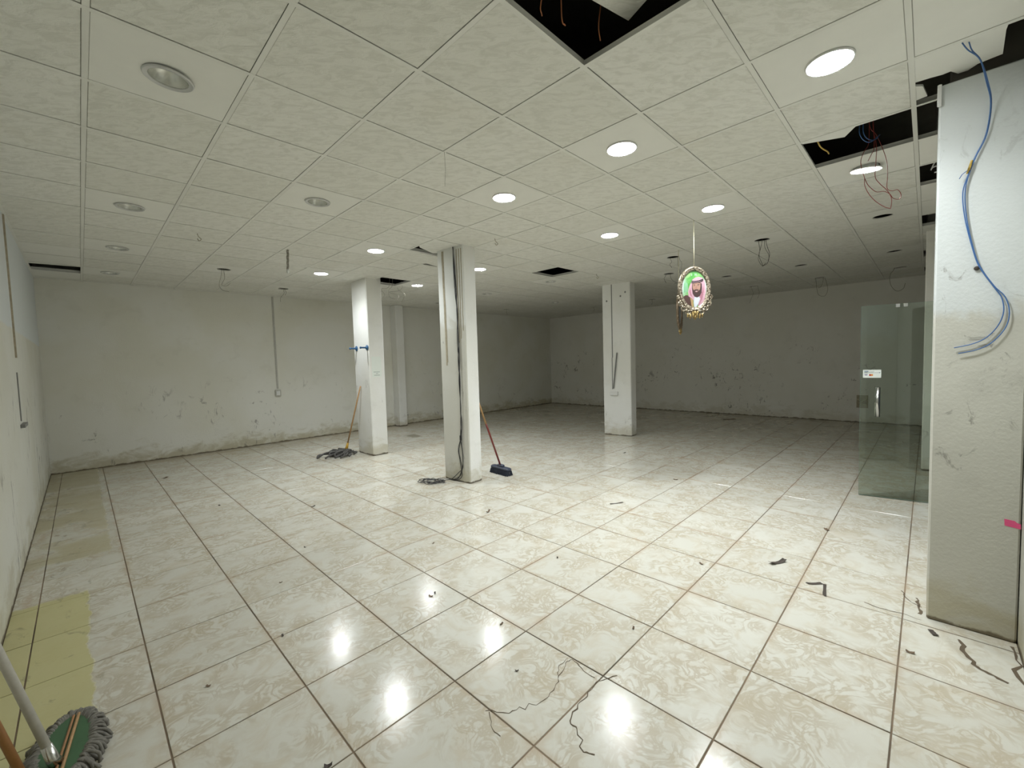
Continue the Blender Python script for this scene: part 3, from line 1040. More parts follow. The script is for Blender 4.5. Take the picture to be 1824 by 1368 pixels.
# ------------------------------------------------------------------ glass door (open leaf)
DR = thing('door_1', 'open frameless green glass door leaf with steel pull handle', 'door', (5.957, 0.523, 0))
DR['kind'] = 'structure'
dv = Vector((6.075 - 5.957, -0.20 - 0.523, 0))
ang = math.atan2(dv.y, dv.x)
DR.rotation_euler = (0, 0, ang)
DW = 0.86
MB().box((0.001, -0.005, 0.012), (DW, 0.005, 2.07)).build('pane', 'glass', DR)
e = MB()
e.box((0, -0.005, 0.012), (0.0012, 0.005, 2.07))
e.box((0, -0.005, 2.0702), (DW, 0.005, 2.0714))
e.box((0, -0.005, 0.008), (DW, 0.005, 0.0118))
e.build('polished_edge', 'glass_edge', DR)
for sgn in (-1, 1):
    h = MB()
    h.tube([(0.145, sgn * 0.045, 0.885), (0.145, sgn * 0.045, 1.20)], 0.019, 16)
    h.tube([(0.145, sgn * 0.0055, 0.93), (0.145, sgn * 0.045, 0.93)], 0.008, 10)
    h.tube([(0.145, sgn * 0.0055, 1.155), (0.145, sgn * 0.045, 1.155)], 0.008, 10)
    h.build('handle', 'steel', DR, True)
for u in (0.295, 0.355):
    MB().cbox((u - 0.018, -0.011, 2.035), (u + 0.018, 0.011, 2.072), 0.003).build('clip', 'steel', DR)
MB().cbox((DW - 0.16, -0.013, 1.98), (DW, 0.013, 2.075), 0.004).build('patch_fitting', 'steel', DR)
MB().cbox((DW - 0.16, -0.013, 0.006), (DW, 0.013, 0.10), 0.004).build('patch_fitting', 'steel', DR)
# card-payment sticker with its printed strips and two overlapping discs
st = MB().box((0.022, -0.0070, 1.300), (0.172, -0.0060, 1.386)).build('sticker', 'paper', DR)
M['p_blue'] = plain('print_blue', (0.03, 0.10, 0.20), 0.6)
M['p_green'] = plain('print_dark_green', (0.05, 0.09, 0.07), 0.6)
M['p_grey'] = plain('print_grey', (0.40, 0.42, 0.42), 0.6)
M['p_violet'] = plain('print_violet', (0.22, 0.20, 0.32), 0.6)
M['p_red'] = plain('print_red', (0.45, 0.03, 0.03), 0.6)
M['p_orange'] = plain('print_orange', (0.72, 0.28, 0.06), 0.6)
pr_ = MB()
def strip(u0, u1, z0, z1, mi):
    pr_.box((u0, -0.0073, z0), (u1, -0.0071, z1), mi)
strip(0.032, 0.068, 1.366, 1.374, 0)
for q in range(5):
    strip(0.072 + 0.009 * q, 0.078 + 0.009 * q, 1.366, 1.373, 3)
strip(0.032, 0.062, 1.351, 1.359, 1)
for q in range(5):
    strip(0.065 + 0.009 * q, 0.072 + 0.009 * q, 1.351, 1.359, 2)
for q in range(4):
    strip(0.112 + 0.011 * q, 0.118 + 0.011 * q, 1.351, 1.358, 3)
strip(0.155, 0.163, 1.351, 1.359, 0)
strip(0.033, 0.062, 1.334, 1.339, 4)
strip(0.037, 0.058, 1.326, 1.333, 4)
for cu, mi in ((0.082, 5), (0.096, 6)):
    pts = [(cu + 0.0105 * math.cos(2 * math.pi * s / 20), 1.330 + 0.0105 * math.sin(2 * math.pi * s / 20)) for s in range(20)]
    pr_.add([(a, -0.0074 - 0.0001 * mi, z) for a, z in pts], [tuple(range(20))], mi)
pr_.build('print', ['p_blue', 'p_green', 'ink', 'p_grey', 'p_violet', 'p_red', 'p_orange'], st)

# ------------------------------------------------------------------ hanging oval portraits
M['print_green'] = None
def portrait_bg():
    k = NT('printed_green_field')
    tc = k.n('ShaderNodeTexCoord').outputs['Object']
    x, y, z = k.xyz(tc)
    n = k.noise(tc, 9.0, 3.0, 0.5, 0.5)
    g = k.math('ADD', k.math('MULTIPLY', x, 3.0), k.math('MULTIPLY', n, 0.9))
    c = k.mix(k.smooth(n, 0.42, 0.66), (0.06, 0.25, 0.045), (0.20, 0.40, 0.13))
    w = k.math('MULTIPLY', k.smooth(k.math('ABSOLUTE', x), 0.07, 0.15), k.smooth(k.math('ABSOLUTE', k.math('SUBTRACT', z, 0.03)), 0.16, 0.02))
    c = k.mix(k.math('MULTIPLY', w, 0.9), c, (0.52, 0.60, 0.58))
    k.link(c, k.b.inputs['Base Color'])
    k.b.inputs['Roughness'].default_value = 0.35
    return k.m
M['print_green'] = portrait_bg()
M['p_pink'] = plain('print_pink_cloth', (0.46, 0.27, 0.32), 0.4, 0, 0.25, 90.0)
M['p_pinkdark'] = plain('print_rose_fold', (0.33, 0.14, 0.18), 0.4, 0, 0.2, 90.0)
M['p_black'] = plain('print_black', (0.02, 0.012, 0.015), 0.4)
M['p_skin'] = plain('print_skin', (0.32, 0.18, 0.13), 0.4, 0, 0.12, 40.0)
M['p_beard'] = plain('print_beard', (0.045, 0.022, 0.02), 0.4)
M['p_lip'] = plain('print_lip', (0.28, 0.13, 0.11), 0.4)
M['p_white'] = plain('print_white', (0.52, 0.54, 0.59), 0.4, 0, 0.05)
M['p_brown'] = plain('print_brown_cloak', (0.06, 0.028, 0.022), 0.4)
M['p_gold'] = plain('print_gold_edge', (0.34, 0.23, 0.10), 0.4)
M['p_pale'] = plain('print_pale_emblem', (0.17, 0.36, 0.20), 0.4)
M['p_slate'] = plain('print_slate', (0.16, 0.18, 0.20), 0.35, 0, 0.5, 14.0)


def ell(cx, cz, rx, rz, n=28, a0=0.0, a1=2 * math.pi):
    return [(cx + rx * math.cos(a0 + (a1 - a0) * s / n), cz + rz * math.sin(a0 + (a1 - a0) * s / n)) for s in range(n)]


def oval_frame(t, cord_len, with_print, metals):
    """local: x across, z up, -y towards the viewer; origin at oval centre"""
    RX, RZ = 0.165, 0.222
    fr = MB()
    prof = [(-0.020, 0.010), (-0.022, -0.006), (-0.012, -0.020), (0.002, -0.016), (0.012, -0.024), (0.026, -0.012), (0.030, 0.004), (0.026, 0.012)]
    n = 56
    vs = []
    for s in range(n):
        a = 2 * math.pi * s / n
        nx, nz = math.cos(a) / RX, math.sin(a) / RZ
        l = math.hypot(nx, nz)
        nx, nz = nx / l, nz / l
        wob = 1.0 + 0.10 * math.sin(a * 28)
        for o_, d_ in prof:
            vs.append((RX * math.cos(a) + nx * o_, d_ * wob, RZ * math.sin(a) + nz * o_))
    m_ = len(prof)
    fs = []
    for s in range(n):
        q = (s + 1) % n
        for k in range(m_):
            r = (k + 1) % m_
            fs.append((s * m_ + k, s * m_ + r, q * m_ + r, q * m_ + k))
    fr.add(vs, fs)
    fo = fr.build('frame', metals[0], t, True)
    bd = MB()
    for s in range(44):
        a = 2 * math.pi * s / 44
        bd.blob(((RX + 0.013) * math.cos(a), -0.021, (RZ + 0.013) * math.sin(a)), (0.0065, 0.005, 0.0065), 0, 6, 4)
    bo = bd.build('beading', metals[1], fo, True)
    bo['kind'] = 'stuff'
    # picture
    pic = MB()
    pic.add([(x, -0.004, z) for x, z in ell(0, 0, 0.150, 0.207, 48)], [tuple(range(48))])
    pic.add([(x, 0.008, z) for x, z in ell(0, 0, 0.150, 0.207, 48)], [tuple(range(47, -1, -1))])
    po = pic.build('picture', 'print_green' if with_print else 'p_slate', t)
    if with_print:
        names = ['p_pink', 'p_pinkdark', 'p_black', 'p_skin', 'p_beard', 'p_lip', 'p_white', 'p_brown', 'p_gold', 'p_pale']
        L = MB()
        lay = [0]
        def P(pts, mi):
            lay[0] += 1
            # clip to the oval
            q = []
            for x, z in pts:
                l = math.hypot(x / 0.146, z / 0.203)
                q.append((x / l, z / l) if l > 1 else (x, z))
            ar = sum(q[i][0] * q[(i + 1) % len(q)][1] - q[(i + 1) % len(q)][0] * q[i][1] for i in range(len(q)))
            if ar < 0:
                q = q[::-1]
            L.add([(x, -0.0045 - 0.00025 * lay[0], z) for x, z in q], [tuple(range(len(q)))], mi)
        # pale emblem and dark foot of the field at the left
        P([(-0.125, 0.055), (-0.118, 0.07), (-0.095, 0.075), (-0.078, 0.06), (-0.076, -0.03), (-0.127, -0.04)], 9)
        # cloak, robe, headcloth
        P([(-0.14, -0.09), (-0.10, -0.065), (-0.055, -0.075), (-0.03, -0.12), (-0.02, -0.21), (-0.10, -0.19), (-0.13, -0.13)], 7)
        P([(-0.055, -0.075), (-0.035, -0.10), (-0.015, -0.13), (-0.01, -0.21), (-0.035, -0.21), (-0.042, -0.14)], 8)
        P([(-0.03, 0.09), (-0.06, 0.03), (-0.075, -0.03), (-0.07, -0.08), (-0.035, -0.10), (-0.01, -0.13), (0.0, -0.09), (0.03, -0.09), (0.06, -0.09), (0.045, -0.17),
           (0.04, -0.21), (0.09, -0.17), (0.12, -0.11), (0.135, -0.03), (0.125, 0.06), (0.115, 0.10), (0.09, 0.125), (0.05, 0.135), (0.01, 0.125), (-0.02, 0.105)], 0)
        P([(0.055, -0.06), (0.09, -0.03), (0.105, 0.04), (0.11, -0.03), (0.095, -0.10), (0.05, -0.19), (0.045, -0.19), (0.075, -0.11)], 1)
        P([(-0.05, 0.02), (-0.06, -0.03), (-0.05, -0.07), (-0.025, -0.09), (-0.04, -0.05)], 1)
        P([(0.0, -0.085), (0.05, -0.085), (0.065, -0.11), (0.04, -0.17), (0.02, -0.21), (-0.005, -0.21), (-0.01, -0.14)], 6)
        # face
        P([(-0.028, 0.055), (-0.03, 0.01), (-0.022, -0.05), (0.0, -0.085), (0.03, -0.095), (0.06, -0.08), (0.083, -0.04), (0.088, 0.01), (0.085, 0.06), (0.05, 0.075), (0.0, 0.07)], 4)
        P([(-0.022, 0.06), (-0.022, 0.012), (-0.012, -0.01), (0.004, -0.022), (0.03, -0.022), (0.05, -0.02), (0.064, -0.005), (0.07, 0.03), (0.07, 0.062), (0.03, 0.075)], 3)
        P([(-0.016, 0.046), (-0.012, 0.051), (0.006, 0.049), (0.008, 0.043)], 4)
        P([(0.032, 0.048), (0.036, 0.053), (0.056, 0.055), (0.060, 0.048)], 4)
        P(ell(-0.003, 0.035, 0.008, 0.0032, 10), 2)
        P(ell(0.043, 0.039, 0.008, 0.0032, 10), 2)
        P([(0.014, 0.035), (0.010, 0.008), (0.018, 0.003), (0.028, 0.005), (0.026, 0.012), (0.022, 0.035)], 5)
        P([(-0.008, -0.016), (0.005, -0.006), (0.02, -0.004), (0.036, -0.005), (0.052, -0.012), (0.036, -0.018), (0.02, -0.018), (0.004, -0.022)], 4)
        P([(0.002, -0.026), (0.02, -0.022), (0.042, -0.025), (0.032, -0.036), (0.014, -0.037)], 5)
        P([(0.008, -0.026), (0.02, -0.0245), (0.036, -0.0265), (0.02, -0.030)], 6)
        # head cord
        P([(-0.036, 0.068), (-0.034, 0.092), (0.0, 0.088), (0.05, 0.094), (0.094, 0.112), (0.104, 0.104), (0.098, 0.086), (0.06, 0.073), (0.01, 0.066), (-0.02, 0.063)], 2)
        P([(-0.030, 0.079), (0.01, 0.075), (0.06, 0.083), (0.096, 0.098), (0.06, 0.080), (0.01, 0.072), (-0.026, 0.075)], 0)
        L.build('print', names, po)
        # the small white figures at the top of the print
        for txt, x in (('2', -0.040), ('30', -0.002)):
            cu = bpy.data.curves.new('figures', 'FONT')
            cu.body = txt
            cu.size = 0.030
            tmp = bpy.data.objects.new('figures', cu)
            col.objects.link(tmp)
            dg = bpy.context.evaluated_depsgraph_get()
            me = bpy.data.meshes.new_from_object(tmp.evaluated_get(dg))
            bpy.data.objects.remove(tmp)
            me.transform(Matrix(((1, 0, 0, x), (0, 0, -1, -0.0052), (0, 1, 0, 0.148), (0, 0, 0, 1))))
            me.materials.clear()
            me.materials.append(M['p_white'])
            obj('figures', me, po)
    # scrolled ornament below and at the lower sides
    def spiral(cx, cz, r0, turns, start, sgn):
        out = []
        nn = int(22 * turns)
        for s in range(nn + 1):
            u = s / nn
            a = start + sgn * 2 * math.pi * turns * u
            r = r0 * (1 - 0.82 * u)
            out.append((cx + r * math.cos(a), -0.012 - 0.006 * u, cz + r * math.sin(a)))
        return out
    for sg in (-1, 1):
        o1 = MB()
        def mx(x):
            return sg * x
        for (cx, cz, r0, tn, stt) in ((0.165, -0.165, 0.030, 1.4, 1.8), (0.125, -0.215, 0.034, 1.3, 0.8), (0.075, -0.255, 0.036, 1.4, 1.2), (0.190, -0.095, 0.020, 1.2, 1.6)):
            sp = [(mx(x), y, z) for x, y, z in spiral(cx, cz, r0, tn, stt, -1)]
            o1.tube(sp, [0.010 * (1 - 0.5 * i / len(sp)) for i in range(len(sp))], 6)
        for (x, z, r) in ((0.148, -0.195, 0.013), (0.10, -0.235, 0.014), (0.180, -0.128, 0.010), (0.045, -0.245, 0.015)):
            o1.blob((mx(x), -0.018, z), (r, r * 0.8, r), 0, 8, 6)
        so = o1.build('scrollwork', metals[1], t, True)
        so['kind'] = 'stuff'
    o2 = MB()
    for sg in (-1, 1):
        for (x, z, rx, rz, rot) in ((0.022, -0.290, 0.013, 0.034, 0.2), (0.055, -0.300, 0.013, 0.030, 0.5), (0.085, -0.292, 0.011, 0.026, 0.8), (0.03, -0.262, 0.016, 0.02, 0.4)):
            o2.blob((sg * x, -0.015, z), (rx, 0.012, rz), 0, 8, 6)
    o2.blob((0, -0.018, -0.265), (0.022, 0.016, 0.022), 0, 10, 6)
    o2.blob((0, -0.014, -0.315), (0.012, 0.012, 0.030), 0, 8, 6)
    o2.build('leaf_drop', metals[2], t, True)
    MB().tube([(0, 0.002, 0.245), (0.004, 0.002, 0.26), (0, 0.002, 0.275), (-0.004, 0.002, 0.26), (0, 0.002, 0.245)], 0.003, 6).build('hanger_ring', metals[1], t, True)
    MB().tube([(0, 0.002, 0.27), (0, 0.002, cord_len)], 0.0035, 6).build('cord', 'cord', t, True)


yawf = math.atan2(D_.y, D_.x) - math.pi / 2
PZ = 2.335
po = thing('hanging_portrait', 'ornate oval frame with portrait print of a bearded man in pink headcloth', 'picture',
           (4.85, 1.875, PZ), yawf + math.radians(6))
oval_frame(po, ZC - PZ, True, ('silver', 'silver', 'gold'))
PZ2 = 2.24
p2 = thing('hanging_portrait', 'second ornate oval frame hanging nearly edge-on behind the portrait', 'picture',
           (6.03, 2.545, PZ2), yawf + math.radians(60))
oval_frame(p2, ZC - PZ2, False, ('bronze', 'bronze', 'gold'))

# ------------------------------------------------------------------ column 1: pegs and notice
for s in (0.445, 0.045):
    base = C1.face(s, 1.896)
    t = thing('wall_peg', 'blue plastic peg on a round flange on the white column', 'hook', base, group='blue pegs on the column')
    ax = Matrix.Rotation(-math.pi / 2, 3, 'Y')
    MB().lathe([(0.0, 0.0), (0.046, 0.0), (0.046, 0.008), (0.034, 0.016), (0.020, 0.024), (0.018, 0.032), (0.0, 0.032)], 20, axis=ax).build('flange', 'blue_plastic', t, True)
    MB().lathe([(0.015, 0.03), (0.014, 0.11), (0.019, 0.114), (0.019, 0.132), (0.0, 0.134)], 16, axis=ax).build('stem', 'blue_plastic', t, True)
nt = thing('paper_notice', 'white paper notice with small grey print taped on the column', 'notice', C1.side(0.13, 1.38, 0.0015))
MB().box((-0.085, -0.0006, 0.0), (0.095, 0.0006, 0.36)).build('sheet', 'paper', nt)
ln = MB()
for q in range(9):
    ln.box((-0.055 + 0.013 * q, -0.0009, 0.083), (-0.046 + 0.013 * q, -0.0007, 0.094), 0)
for q in range(3):
    ln.box((-0.010 + 0.013 * q, -0.0009, 0.056), (-0.001 + 0.013 * q, -0.0007, 0.067), 0)
for q in range(10):
    ln.box((-0.050 + 0.011 * q, -0.0009, 0.028), (-0.0405 + 0.011 * q, -0.0007, 0.037), 0)
ln.build('print', 'ink', nt)

# ------------------------------------------------------------------ column 2: cables, glue lines
cb = thing('black_cable', 'bundle of black cables running down the middle column to the floor', 'cable', C2.face(0.16, 0))
mi_ = cb.location
rk = random.Random(5)
base_line = [(0.155, 3.085), (0.150, 2.8), (0.140, 2.5), (0.135, 2.22), (0.128, 1.9), (0.120, 1.6), (0.118, 1.34), (0.125, 1.0), (0.128, 0.8), (0.135, 0.6)]
for w in range(4):
    pts = [C2.face(s + rk.uniform(-0.014, 0.014), z, 0.010 + rk.uniform(0, 0.012)) for s, z in base_line]
    if w == 0:
        tail = [(0.19, 0.42), (0.165, 0.30), (0.14, 0.20), (0.17, 0.10), (0.27, 0.03)]
    elif w == 1:
        tail = [(0.125, 0.42), (0.12, 0.28), (0.13, 0.19), (0.20, 0.13), (0.30, 0.05)]
    elif w == 2:
        tail = [(0.20, 0.45), (0.185, 0.33), (0.16, 0.2), (0.15, 0.08), (0.25, 0.012)]
    else:
        tail = [(0.13, 0.5), (0.115, 0.35), (0.13, 0.22), (0.20, 0.07), (0.28, 0.012)]
    pts += [C2.face(s, z, 0.012) for s, z in tail]
    pts += [C2.face(0.33 + 0.02 * w, 0.010, 0.025)]
    MB().tube([p - mi_ for p in spline(pts, 5)], 0.0042, 6).build('strand', 'black_cable', cb, True)
MB().cbox((-0.014, -0.010, -0.035), (0.014, 0.010, 0.035), 0.004).build('plug', 'black_cable', cb, loc=C2.face(0.135, 0.60, 0.022) - mi_)
# coil on the floor
cl = MB()
pts = []
for s in range(150):
    a = s * 0.26
    rr = 1.0 + 0.34 * math.sin(s * 0.41) + 0.18 * math.sin(s * 1.13)
    u = 0.085 * rr * math.cos(a) + 0.05 * math.sin(s * 0.19)
    v = 0.12 * rr * math.sin(a) + 0.07 * math.sin(s * 0.11 + 1.0)
    c, sn = math.cos(0.5), math.sin(0.5)
    pts.append((3.22 + (u * c - v * sn), 4.70 + (u * sn + v * c), 0.006 + 0.010 * (0.5 + 0.5 * math.sin(s * 0.37)) + 0.0001 * s))
pts += [(3.33, 4.74, 0.02), (3.37, 4.76, 0.01)]
cl.tube(spline(pts, 2), 0.0042, 6)
tag(cl.build('cable_coil', 'black_cable', None, True), 'loose coil of dark cable on the floor at the foot of the middle column', 'cable')
for k, (s, z0, z1, wd) in enumerate(((0.395, 1.56, 3.07, 0.010), (0.375, 1.60, 3.07, 0.006), (0.075, 1.9, 3.05, 0.006), (0.035, 2.0, 3.05, 0.005), (0.115, 1.85, 3.05, 0.006))):
    b = MB()
    n = 14
    vs, fs = [], []
    rr = random.Random(k)
    for q in range(n + 1):
        z = z0 + (z1 - z0) * q / n
        ds = rr.gauss(0, 0.0015) + (-0.02 * (1 - q / n) if k < 2 else 0.0)
        vs += [C2.face(s + ds - wd, z, 0.0), C2.face(s + ds - wd, z, 0.004), C2.face(s + ds + wd, z, 0.004), C2.face(s + ds + wd, z, 0.0)]
        if q:
            o_ = 4 * (q - 1)
            fs += [(o_, o_ + 1, o_ + 5, o_ + 4), (o_ + 1, o_ + 2, o_ + 6, o_ + 5), (o_ + 2, o_ + 3, o_ + 7, o_ + 6)]
    b.add(vs, fs)
    tag(b.build('trunking_strip', 'glue'), 'brown strip of old trunking adhesive running down the middle column', 'strip', 'adhesive strips on the middle column')

# ------------------------------------------------------------------ column 3: trunking and socket
b = MB()
b.box((-0.007, 0.382, 1.60), (0.0, 0.398, 3.085))
b.box((-0.007, 0.392, 0.95), (0.0, 0.404, 1.60))
o = b.build('trunking', 'trunk_grey')
o.matrix_world = C3.m
tag(o, 'thin straight grey trunking down the face of the column with the socket', 'trunking')
a_, b_ = C3.face(0.285, 1.70, 0.017), C3.face(0.372, 0.965, 0.017)
tag(MB().tube([a_, a_.lerp(b_, 0.5), b_], [0.014, 0.016, 0.013], 4).build('trunking', 'trunk_grey'),
    'loose grey trunking piece hanging aslant above the white socket box', 'trunking')
t = thing('socket_box', 'white plastic socket box on the column below the slanting trunking', 'socket', C3.face(0.36, 0.865))
t.rotation_euler = (0, 0, C3.rot)
MB().cbox((-0.035, -0.085, -0.042), (0, 0.085, 0.042), 0.006).build('box', 'white_trim', t)
MB().cbox((-0.040, -0.078, -0.036), (-0.0345, 0.078, 0.036), 0.002).build('cover', 'white_trim', t)
for s in (0.50, 0.20, 0.10):
    z = {0.50: 2.76, 0.20: 2.83, 0.10: 2.9}[s]
    o = MB().blob(C3.face(s, z, 0.0), (0.006, 0.02, 0.02), 0, 8, 5).build('plug_hole', 'trunk_grey')
    tag(o, 'small dark plugged screw hole high on the column with the socket', 'plug', 'screw plugs on the column')

# ------------------------------------------------------------------ back and left wall trunking
t = thing('wall_trunking', 'thin vertical trunking ending in a small socket on the back wall', 'trunking', (2.92, YB, 1.04))
MB().box((-0.016, -0.014, 0.11), (0.016, 0, 2.045)).build('duct', 'trunk', t)
MB().cbox((-0.055, -0.035, -0.055), (0.055, 0, 0.085), 0.006).build('box', 'trunk', t)
MB().cbox((-0.036, -0.040, -0.03), (0.036, -0.034, 0.06), 0.003).build('cover', 'white_trim', t)
t = thing('wall_trunking', 'slim trunking line dropping down the left wall to a bracket', 'trunking', (XL, 6.15, 1.10))
MB().box((0, -0.016, 0.66), (0.012, 0.016, 1.985)).build('duct', 'glue', t)
MB().box((0, -0.05, 0.06), (0.008, -0.03, 0.52)).build('duct', 'trunk_grey', t)
MB().box((0, -0.12, 0.0), (0.03, 0.20, 0.03)).build('bracket', 'trunk_grey', t)
# broken socket on the far wall
t = thing('broken_socket', 'broken open socket with wires sticking out on the far wall', 'socket', (XR, 1.02, 0.47))
MB().box((-0.008, -0.10, -0.14), (0, 0.10, 0.14)).build('back_plate', 'glue', t)
w = MB()
w.tube(spline([(-0.01, 0.02, 0.0), (-0.06, -0.02, 0.03), (-0.05, -0.07, 0.06), (-0.05, -0.07, 0.13)], 5), 0.006, 5)
w.tube(spline([(-0.01, 0.02, -0.02), (-0.06, -0.01, -0.05), (-0.05, -0.06, -0.06), (-0.05, -0.08, -0.11)], 5), 0.006, 5)
w.tube(spline([(-0.01, 0.0, 0.0), (-0.05, 0.05, 0.03), (-0.05, 0.08, 0.05)], 5), 0.006, 5)
w.build('wire_end', 'cord', t, True)

# ------------------------------------------------------------------ small things hanging from the ceiling
t = thing('pendant_cord', 'short twisted cord with a clear tip hanging from the ceiling', 'cord', (1.94, 5.84, ZC))
for q in range(3):
    P = [(0.010 * math.cos(q * 2.1 + s * 0.9), 0.010 * math.sin(q * 2.1 + s * 0.9) + 0.004 * s, -0.03 * s) for s in range(9)]
    MB().tube(spline(P, 3), 0.006, 5).build('strand', 'grey_wire', t, True)
MB().blob((0.0, 0.035, -0.265), (0.018, 0.018, 0.030), 0, 10, 8).build('tip', 'lens_off', t, True)
for (x, y, lab) in ((0.988, 5.745, 'tiny dark hook in the ceiling between two unlit downlights'),
                    (3.634, 3.794, 'tiny grey hook hanging from the ceiling by the middle column'),
                    (6.504, 4.217, 'tiny brown hook hanging from the ceiling by the socket column')):
    o = MB().tube(spline([(x, y, ZC), (x + 0.01, y, ZC - 0.03), (x + 0.03, y - 0.02, ZC - 0.06), (x + 0.01, y - 0.01, ZC - 0.08), (x, y, ZC - 0.055)], 5), 0.0035, 5).build('ceiling_hook', 'glue', None, True)
    tag(o, lab, 'hook')
tag(MB().tube(spline([(1.898, 2.471, ZC), (1.90, 2.47, ZC - 0.12), (1.895, 2.475, ZC - 0.24)], 4), 0.0012, 4).build('thread', 'grey_wire', None, True),
    'fine grey thread hanging from the ceiling grid in the middle', 'thread')

# ------------------------------------------------------------------ mop by the first column
t = thing('floor_mop', 'wooden floor mop with a dark grey rag head leaning on the column with pegs', 'mop', (3.30, 7.50, 0))
O = Vector(t.location)
top, foot = Vector((3.492, 7.235, 1.22)), Vector((3.315, 7.525, 0.10))
MB().tube([foot - O, (foot + top) / 2 - O, top - O], [0.013, 0.013, 0.012], 10).build('handle', 'wood', t, True)
MB().tube([foot - O + Vector((-0.012, 0.02, -0.03)), foot - O + Vector((0, 0, 0.0)), foot - O + (top - foot).normalized() * 0.10], [0.024, 0.026, 0.017], 10).build('collar', 'yellow_plastic', t, True)
rg = MB()
rr = random.Random(11)
for s in range(70):
    a = rr.uniform(0, 2 * math.pi)
    ex, ey = rr.gauss(-0.17, 0.13), rr.gauss(-0.07, 0.11)
    h = rr.uniform(0.02, 0.09)
    P = [(0.0 + rr.gauss(0, 0.03), 0.0 + rr.gauss(0, 0.03), rr.uniform(0.03, 0.08)),
         (ex * 0.45 + rr.gauss(0, 0.03), ey * 0.5 + rr.gauss(0, 0.03), h),
         (ex * 0.8 + rr.gauss(0, 0.03), ey * 0.85 + rr.gauss(0, 0.03), h * 0.8 + 0.012),
         (ex + rr.gauss(0, 0.02), ey + rr.gauss(0, 0.02), 0.017)]
    rg.tube(spline(P, 4), [0.014] * 9 + [0.016] * 4, 6)
hd = rg.build('rag_head', 'rag', t, True)

# ------------------------------------------------------------------ broom behind the middle column
t = thing('push_broom', 'navy broom with a dark red handle leaning behind the middle column', 'broom', (4.10, 4.30, 0))
br = MB()
mrot = Matrix.Rotation(math.radians(-4), 4, 'Z')
br.cbox((-0.045, -0.185, 0.065), (0.045, 0.185, 0.105), 0.012, mat=mrot)
br.cbox((-0.028, -0.06, 0.10), (0.028, 0.06, 0.135), 0.010, mat=mrot)
br.build('head', 'navy', t)
bs = MB()
rr = random.Random(2)
for a in range(24):
    for c_ in range(6):
        x, y = -0.040 + 0.016 * c_, -0.175 + 0.0152 * a
        p0 = mrot @ Vector((x, y, 0.068))
        p1 = mrot @ Vector((x * 1.35 + rr.gauss(0, 0.004), y * 1.06 + rr.gauss(0, 0.004), 0.001))
        bs.tube([p0, p1], [0.006, 0.008], 4)
bs.build('bristles', 'bristle', t)
f0, f1 = Vector((0.0, 0.0, 0.10)), Vector((3.728 - 4.10, 0.06, 1.16))
MB().tube([f0, f0.lerp(f1, 0.5), f0.lerp(f1, 0.60)], 0.013, 10).build('handle', 'red_paint', t, True)
MB().tube([f0.lerp(f1, 0.60), f1], 0.0125, 10).build('bare_handle', 'wood', t, True)

# ------------------------------------------------------------------ mop and stick by the left wall
t = thing('floor_mop', 'green board floor mop with thick grey fringe on the yellow floor', 'mop', (-0.135, 2.52, 0))
fwd = Vector((0.12, 1.0, 0)).normalized()
sid = Vector((fwd.y, -fwd.x, 0))
def L2(a, b_, z):
    return sid * a + fwd * b_ + Vector((0, 0, z))
g = MB()
pts = [(0.075 * math.cos(2 * math.pi * s / 24) * (1 if abs(math.cos(2 * math.pi * s / 24)) < 0.99 else 1.0), 0.21 * math.sin(2 * math.pi * s / 24)) for s in range(24)]
g.prism([(sid.x * a + fwd.x * c_, sid.y * a + fwd.y * c_) for a, c_ in pts][::-1], 0.048, 0.060)
gb = g.build('board', 'green_board', t)
MB().tube([L2(0.012, -0.19, 0.064), L2(0.018, 0.19, 0.064)], 0.006, 6).build('rib', 'wood', t)
MB().tube([L2(-0.006, -0.19, 0.062), L2(0.002, 0.19, 0.062)], 0.005, 6).build('rib', 'wood_dark', t)
fr_ = MB()
rr = random.Random(21)
for s in range(230):
    a = 2 * math.pi * s / 230
    bx, by = 0.070 * math.cos(a), 0.205 * math.sin(a)
    k_ = rr.uniform(0.035, 0.060)
    ox, oy = math.cos(a), math.sin(a) * 0.8
    lift = rr.uniform(-0.005, 0.012)
    P = [L2(bx * 0.92, by * 0.92, 0.052), L2(bx + ox * k_ * 0.35, by + oy * k_ * 0.35, 0.056 + lift), L2(bx + ox * k_ * 0.8 + rr.gauss(0, 0.005), by + oy * k_ * 0.8 + rr.gauss(0, 0.005), 0.040 + lift),
         L2(bx + ox * k_ + rr.gauss(0, 0.008), by + oy * k_ + rr.gauss(0, 0.008), 0.010)]
    fr_.tube(spline(P, 3), 0.0065, 5)
fr_.build('fringe', 'rag_light', t, True)
O = Vector(t.location)
hf, ht = Vector((-0.165, 2.425, 0.085)), Vector((-0.405, 2.60, 1.03))
MB().tube([hf - O, (hf + ht) / 2 - O, ht - O], 0.0145, 12).build('handle', 'pole_grey', t, True)
MB().tube([hf - O + Vector((0.01, 0.0, -0.025)), hf - O, hf - O + (ht - hf).normalized() * 0.06], [0.022, 0.020, 0.017], 12).build('socket', 'steel', t, True)
o = MB().tube([(-0.213, 2.36, 0.004), (-0.31, 2.365, 0.45), (-0.405, 2.37, 0.88)], 0.0135, 12).build('wooden_stick', 'wood_dark', None, True)
tag(o, 'varnished brown wooden stick leaning beside the green board mop', 'stick')


